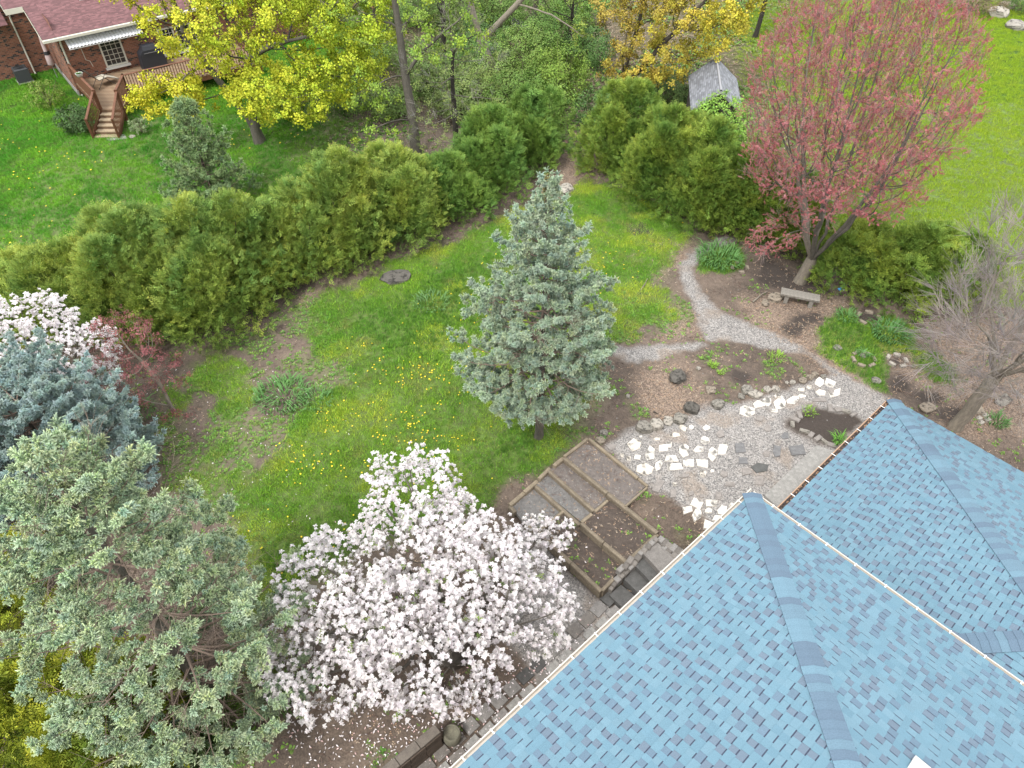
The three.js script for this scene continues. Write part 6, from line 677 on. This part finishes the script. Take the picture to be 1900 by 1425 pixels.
  const cab = new MB(); cab.tube([L(0.95, 2.9, -0.03), L(0.98, 1.7, -0.03), L(1.15, 1.6, -0.03), L(1.2, 1.3, -0.03)], [0.02, 0.02, 0.02, 0.02], 5); part('cable_conduit', cab.build(), trim, g);
  const sky = new THREE.Group(); sky.name = 'skylight'; g.add(sky); const p = P(2.6, 2.1), q = new MB(); q.box(0, 0, 0, 1.15, 0.16, 0.9, 0, W1, 0.02); const m = part('curb', q.build(), M.white, sky); m.position.copy(p).add(V(0, 0.07, 0)); m.rotation.x = Math.atan(sl); const gl = part('pane', new MB().box(0, 0, 0, 0.95, 0.03, 0.7).build(), mat(0.55, 0.6, 0.62, { roughness: 0.15 }), sky); gl.position.copy(p).add(V(0, 0.155, 0)); gl.rotation.x = Math.atan(sl);
  // corrugated awning over the first window
  const aw = thing('awning', 'grey white corrugated awning above the window of the brick house', 'awning', NB, NT), c = new MB(); const n = 44; for (let k = 0; k < n; k++) { const x0 = 0.35 + k * 3.75 / n, x1 = x0 + 3.75 / n, h = (i) => (i % 2 ? 0.025 : -0.025); c.quad(L(x0, 2.62 + h(k), -0.72), L(x1, 2.62 + h(k + 1), -0.72), L(x1, 2.92 + h(k + 1), -0.02), L(x0, 2.92 + h(k), -0.02)); } part('sheet', c.build(), new THREE.MeshStandardMaterial({ color: lin(0.62, 0.63, 0.65), roughness: 0.6, side: THREE.DoubleSide }), aw); const fr = new MB(); fr.box(2.2, 2.56, 0.7, 3.75, 0.03, 0.03); for (const x of [0.4, 2.2, 4.0]) fr.tube([L(x, 2.57, -0.7), L(x, 2.35, 0.0)], [0.015, 0.015], 5); part('frame', fr.build(), M.white, aw);
  // air conditioner
  const ac = thing('air_conditioner', 'dark grey air conditioner unit against the brick wing wall', 'air conditioner', g.localToWorld(V(-1.9, 0, -3.9)), NT); { g.updateMatrixWorld(true); ac.position.copy(g.localToWorld(V(-1.9, 0, -3.9))); const b = new MB(); b.box(0, 0.4, 0, 0.72, 0.72, 0.72, 0, W1, 0.05); part('cabinet', b.build(), mat(0.06, 0.065, 0.07, { roughness: 0.6 }), ac); const t = new MB(); for (let k = 1; k <= 4; k++) t.tube(Array.from({ length: 17 }, (_, i) => V(Math.cos(i / 16 * 6.283) * 0.07 * k, 0.775, Math.sin(i / 16 * 6.283) * 0.07 * k)), new Array(17).fill(0.008), 4); part('fan_grille', t.build(), mat(0.03, 0.03, 0.03), ac); const ft = new MB(); ft.box(0, 0.02, 0, 0.8, 0.05, 0.8); part('base_pad', ft.build(), M.concrete, ac); }
  // furled parasol hanging by the side wall
  const um = thing('furled_parasol', 'furled pink grey parasol hanging beside the brick side wall', 'parasol', g.localToWorld(V(-0.35, 0, -3.2)), NT); { const c2 = new THREE.LatheGeometry([[0.02, 0.7], [0.2, 0.8], [0.17, 1.2], [0.12, 1.5], [0.1, 1.9], [0.06, 2.3], [0.01, 2.5]].map(([x, y]) => new THREE.Vector2(x, y)), 9); part('canopy', c2, mat(0.62, 0.48, 0.47), um); const t = new MB(); t.tube([V(0, 0, 0), V(0, 2.6, 0)], [0.02, 0.02], 6, W1, true); part('pole', t.build(), mat(0.3, 0.3, 0.3), um); const s = new MB(); s.tube([V(0, 1.32, 0), V(0, 1.5, 0)], [0.165, 0.14], 9); part('strap', s.build(), mat(0.05, 0.05, 0.055), um); }
  // deck, its boards parallel to the steps
  const D = thing('wooden_deck', 'raised wooden deck with brown railings and wide steps at the brick house', 'deck', NB); const w2 = (x, y, z) => { const c3 = Math.cos(NT), s3 = Math.sin(NT); return V(x * c3 - z * s3, y, -x * s3 - z * c3); }; // house axes to the deck's own, world aligned axes
  const dh = 0.8, poly = [[0.05, -0.06], [0.2, -4.4], [1.02, -5.05], [1.9, -3.3], [9, -3.6], [9, -0.06]].map(([x, z]) => w2(x, 0, z)), bms = [[0.52, 0.36, 0.23], [0.58, 0.42, 0.28], [0.47, 0.32, 0.21]].map((k) => mat(...k, { map: rep(woodTex, 0.6), roughness: 0.8 })), red = mat(0.3, 0.125, 0.065, { map: rep(woodTex, 0.8), roughness: 0.7 });
  let zmin = 1e9, zmax = -1e9; poly.forEach((p) => { zmin = Math.min(zmin, p.z); zmax = Math.max(zmax, p.z); }); let bi = 0;
  for (let z = zmin + 0.07; z < zmax; z += 0.14) { const xs = []; for (let k = 0; k < poly.length; k++) { const a = poly[k], b = poly[(k + 1) % poly.length]; if ((a.z > z) !== (b.z > z)) xs.push(a.x + (z - a.z) / (b.z - a.z) * (b.x - a.x)); } xs.sort((a, b) => a - b); for (let k = 0; k + 1 < xs.length; k += 2) { if (xs[k + 1] - xs[k] < 0.1) continue; const q2 = new MB(); q2.box((xs[k] + xs[k + 1]) / 2, dh - 0.02, z, xs[k + 1] - xs[k], 0.04, 0.132); part('deck_board', q2.build(), bms[bi++ % 3], D); } }
  const rim = new MB(); for (let k = 0; k < 5; k++) { const a = poly[k], b = poly[k + 1], m2 = a.clone().lerp(b, 0.5); rim.box(m2.x, dh - 0.16, m2.z, a.distanceTo(b) - 0.02, 0.24, 0.04, Math.atan2(-(b.z - a.z), b.x - a.x)); } part('rim_joist', rim.build(), red, D);
  const post = (p, h0, h1) => { const q2 = new MB(); q2.box(p.x, (h0 + h1) / 2, p.z, 0.09, h1 - h0, 0.09, NT, W1, 0.01); part('post', q2.build(), red, D); };
  const rail = (a, b, ya, yb, bal = true, solid = false) => { const d = b.clone().sub(a), Ln = d.length(), cap = new MB(), lo = new MB(); beam(V(a.x, ya + 0.95, a.z), V(b.x, yb + 0.95, b.z), 0.13, 0.04, red, D, 'hand_rail'); beam(V(a.x, ya + 0.14, a.z), V(b.x, yb + 0.14, b.z), 0.04, 0.06, red, D, 'bottom_rail'); const n2 = Math.round(Ln / (solid ? 0.13 : 0.14)); for (let k = 1; k < n2; k++) { const t = k / n2, p2 = a.clone().lerp(b, t), y = lerp(ya, yb, t), q2 = new MB(); q2.box(p2.x, y + 0.5, p2.z, solid ? 0.125 : 0.035, 0.82, 0.03, Math.atan2(-d.z, d.x)); part('baluster', q2.build(), red, D); } post(a, ya - 0.6, ya + 1.0); post(b, yb - 0.6, yb + 1.0); };
  rail(poly[0].clone().lerp(poly[1], 0.06), poly[1], dh, dh, true, true); rail(poly[2], poly[3], dh, dh); rail(poly[3], poly[4], dh, dh);
  // steps run straight towards the camera
  const s0 = poly[1], s1 = poly[2], mid = s0.clone().lerp(s1, 0.5), run = 0.29, wd = s0.distanceTo(s1) + 0.02; for (let k = 0; k < 5; k++) { const y = dh - (k + 1) * 0.15, z = mid.z + 0.16 + k * run, wdt = wd + k * 0.03, t = new MB(); t.box(mid.x, y - 0.02, z, wdt, 0.04, 0.31); part('step_tread', t.build(), mat(0.75, 0.6, 0.42, { map: rep(woodTex, 0.6), roughness: 0.8 }), D); const rr = new MB(); rr.box(mid.x, y + 0.055, z - 0.145, wdt - 0.02, 0.11, 0.02); part('step_riser', rr.build(), mat(0.3, 0.19, 0.12, { map: woodTex }), D); }
  for (const sg of [-1, 1]) { const st = new MB(), x = mid.x + sg * (wd / 2 + 0.05); const a = V(x, dh, mid.z), b = V(x + sg * 0.06, 0.05, mid.z + 1.5); rail(a, b, dh, 0.0); beam(V(x, dh - 0.02, mid.z + 0.03), V(x + sg * 0.06, 0.06, mid.z + 1.5), 0.04, 0.22, red, D, 'stringer'); }
  const pad = new MB(); pad.prism([[196, 252], [232, 250], [236, 258], [200, 262]].map(([a, b]) => G(a, b, 0.03)), 0.08); solo('stepping_slab', pad.build(), M.concrete, 'grey slab set in the lawn at the foot of the deck steps', 'slab'); rock('white stone at the foot of the deck steps', 246, 253, 12, 6, 'pale');
  // lounge chair
  const lc = thing('lounge_chair', 'beige reclining lounge chair on the wooden deck', 'chair', NB.clone().add(w2(1.15, dh, -1.55)), NT + 0.25), fab = new THREE.MeshStandardMaterial({ color: lin(0.42, 0.38, 0.3), roughness: 0.9, side: THREE.DoubleSide }), met = mat(0.06, 0.055, 0.05, { roughness: 0.5 }); const seg = (a, b, n2) => { const q2 = new MB(); q2.quad(V(a[0], a[1], 0.28), V(b[0], b[1], 0.28), V(b[0], b[1], -0.28), V(a[0], a[1], -0.28)); part(n2, q2.build(), fab, lc); }; seg([-0.75, 1.05], [-0.28, 0.42], 'backrest'); seg([-0.28, 0.42], [0.2, 0.46], 'seat'); seg([0.2, 0.46], [0.78, 0.18], 'leg_rest'); for (const s of [-0.3, 0.3]) { const q2 = new MB(); q2.tube([V(-0.76, 1.07, s), V(-0.28, 0.42, s), V(0.2, 0.46, s), V(0.79, 0.17, s)], [0.016, 0.016, 0.016, 0.016], 6); part('side_rail', q2.build(), met, lc); const q3 = new MB(); q3.tube([V(-0.45, 0.0, s), V(0.1, 0.62, s)], [0.014, 0.014], 6); q3.tube([V(0.5, 0, s), V(-0.1, 0.62, s), V(-0.45, 0.62, s)], [0.014, 0.014, 0.014], 6); part('leg', q3.build(), met, lc); }
  // covered barbecue
  const bb = thing('barbecue', 'black covered barbecue on the deck between the two windows', 'barbecue', NB.clone().add(w2(4.1, dh, -0.75)), NT); { const b = new MB(), ring = (y, x, z) => [V(-x, y, z), V(x, y, z), V(x, y, -z), V(-x, y, -z)], rs = [ring(0, 0.66, 0.34), ring(0.85, 0.6, 0.31), ring(1.02, 0.42, 0.3), ring(1.2, 0.36, 0.2), ring(1.24, 0.3, 0.12)]; for (let k = 0; k < 4; k++) for (let i = 0; i < 4; i++) { const l = (i + 1) % 4; b.quad(rs[k][i], rs[k][l], rs[k + 1][l], rs[k + 1][i]); } b.quad(...rs[4]); part('cover', b.build(), mat(0.025, 0.027, 0.035, { roughness: 0.55 }), bb); const h = new MB(); h.tube([V(-0.4, 0.9, 0.36), V(0.4, 0.9, 0.36)], [0.015, 0.015], 6); part('handle', h.build(), mat(0.3, 0.3, 0.3, { metalness: 0.8, roughness: 0.4 }), bb); }
  // flower pot on the railing
  const po = thing('flower_pot', 'white oval flower pot standing on the deck railing', 'pot', NB.clone().add(poly[0].clone().lerp(poly[1], 0.5)).add(V(0, dh + 0.96, 0))); part('pot', new THREE.LatheGeometry([[0.01, 0], [0.13, 0], [0.19, 0.16], [0.17, 0.16], [0.12, 0.12], [0.01, 0.11]].map(([x, y]) => new THREE.Vector2(x, y)), 16), M.white, po); const pl = []; const rr = RNG(8); for (let k = 0; k < 4; k++) pl.push({ m: place(V(rr.s(0.08), 0.12, rr.s(0.08)), UPV, rr() * 6, 1), c: [0.12, 0.26, 0.06] }); scatter('plant', weedGeo[0], M.leaf, pl.concat(pl.map((e) => ({ m: e.m.clone().multiply(new THREE.Matrix4().makeRotationY(1)), c: e.c })), pl.map((e) => ({ m: e.m.clone().multiply(new THREE.Matrix4().makeRotationY(2)), c: e.c }))), po);
}
{ // shed with a grey gable roof
  const S = thing('garden_shed', 'small shed with a weathered grey gable roof behind the short hedge', 'shed', V(9.1, gh(9.1, -31.9), -31.7), -0.14), w = 1.0, dp = 3.5, ev = 2.1, ap = 2.95, rt = dataTex(256, 256, (i, j) => { const row = Math.floor(j / 16), tab = Math.floor((i + (row % 2) * 16) / 32), k = 0.75 + 0.25 * hash(tab, row) + 0.15 * hash(i, j), e = j % 16 < 2 ? 0.72 : 1; return [0.62 * k * e, 0.63 * k * e, 0.66 * k * e]; }), rm = mat(0.95, 0.95, 0.95, { map: rep(rt, 0.6, 0.7), bumpMap: rep(rt, 0.6, 0.7), bumpScale: 0.01, side: THREE.DoubleSide }), wm = mat(0.13, 0.115, 0.1, { map: woodTex });
  for (const s of [-1, 1]) { const q = new MB(), a = V(0, ap, 0.15), b = V(0, ap, -dp - 0.1), c = V(s * (w + 0.15), ev - 0.1, -dp - 0.1), d = V(s * (w + 0.15), ev - 0.1, 0.15); q.quad(d, s > 0 ? c : a, s > 0 ? b : b, s > 0 ? a : c, W1, s > 0 ? [[0, 0], [3.6, 0], [3.6, 1.4], [0, 1.4]] : [[0, 0], [0, 1.4], [3.6, 1.4], [3.6, 0]]); part('roof_slope', q.build(), rm, S); const f = new MB(); beam(V(0, ap - 0.01, 0.16), V(s * (w + 0.16), ev - 0.11, 0.16), 0.03, 0.12, mat(0.4, 0.4, 0.4), S, 'barge_board'); }
  const ridge = new MB(); ridge.tube([V(0, ap + 0.005, 0.16), V(0, ap + 0.005, -dp - 0.1)], [0.05, 0.05], 6); part('ridge_cap', ridge.build(), mat(0.42, 0.42, 0.44), S);
  for (let k = 0; k < 12; k++) { const x = -w + (k + 0.5) * (2 * w / 12), top = ev + (1 - Math.abs(x) / w) * (ap - ev) - 0.08, q = new MB(); q.box(x, top / 2, 0, 2 * w / 12 - 0.012, top, 0.025); part('gable_board', q.build(), wm, S); } const sd = new MB(); sd.box(-w, ev / 2, -dp / 2, 0.04, ev, dp); sd.box(w, ev / 2, -dp / 2, 0.04, ev, dp); sd.box(0, ev / 2, -dp, 2 * w, ev, 0.04); part('wall', sd.build(), wm, S); const po = new MB(); po.box(-w - 0.1, 1, 0.1, 0.09, 2, 0.09); part('corner_post', po.build(), mat(0.42, 0.42, 0.42), S);
}
{ const p = at(860, 60, 0), q = new MB(); q.prism([[935, 25], [975, 42], [1010, 55], [1000, 62], [950, 48]].map(([a, b]) => G(a, b, 0.05)), 0.1); struct('far_path', q.build(), M.concrete); const q2 = new MB(); q2.prism([[575, 60], [605, 35], [620, 40], [592, 75]].map(([a, b]) => G(a, b, 0.05)), 0.1); struct('far_path', q2.build(), mat(0.42, 0.3, 0.26, { map: grainTex })); }
scene.traverse((o) => { if (o.isMesh) { o.castShadow = true; o.receiveShadow = true; } });
renderer.render(scene, camera);
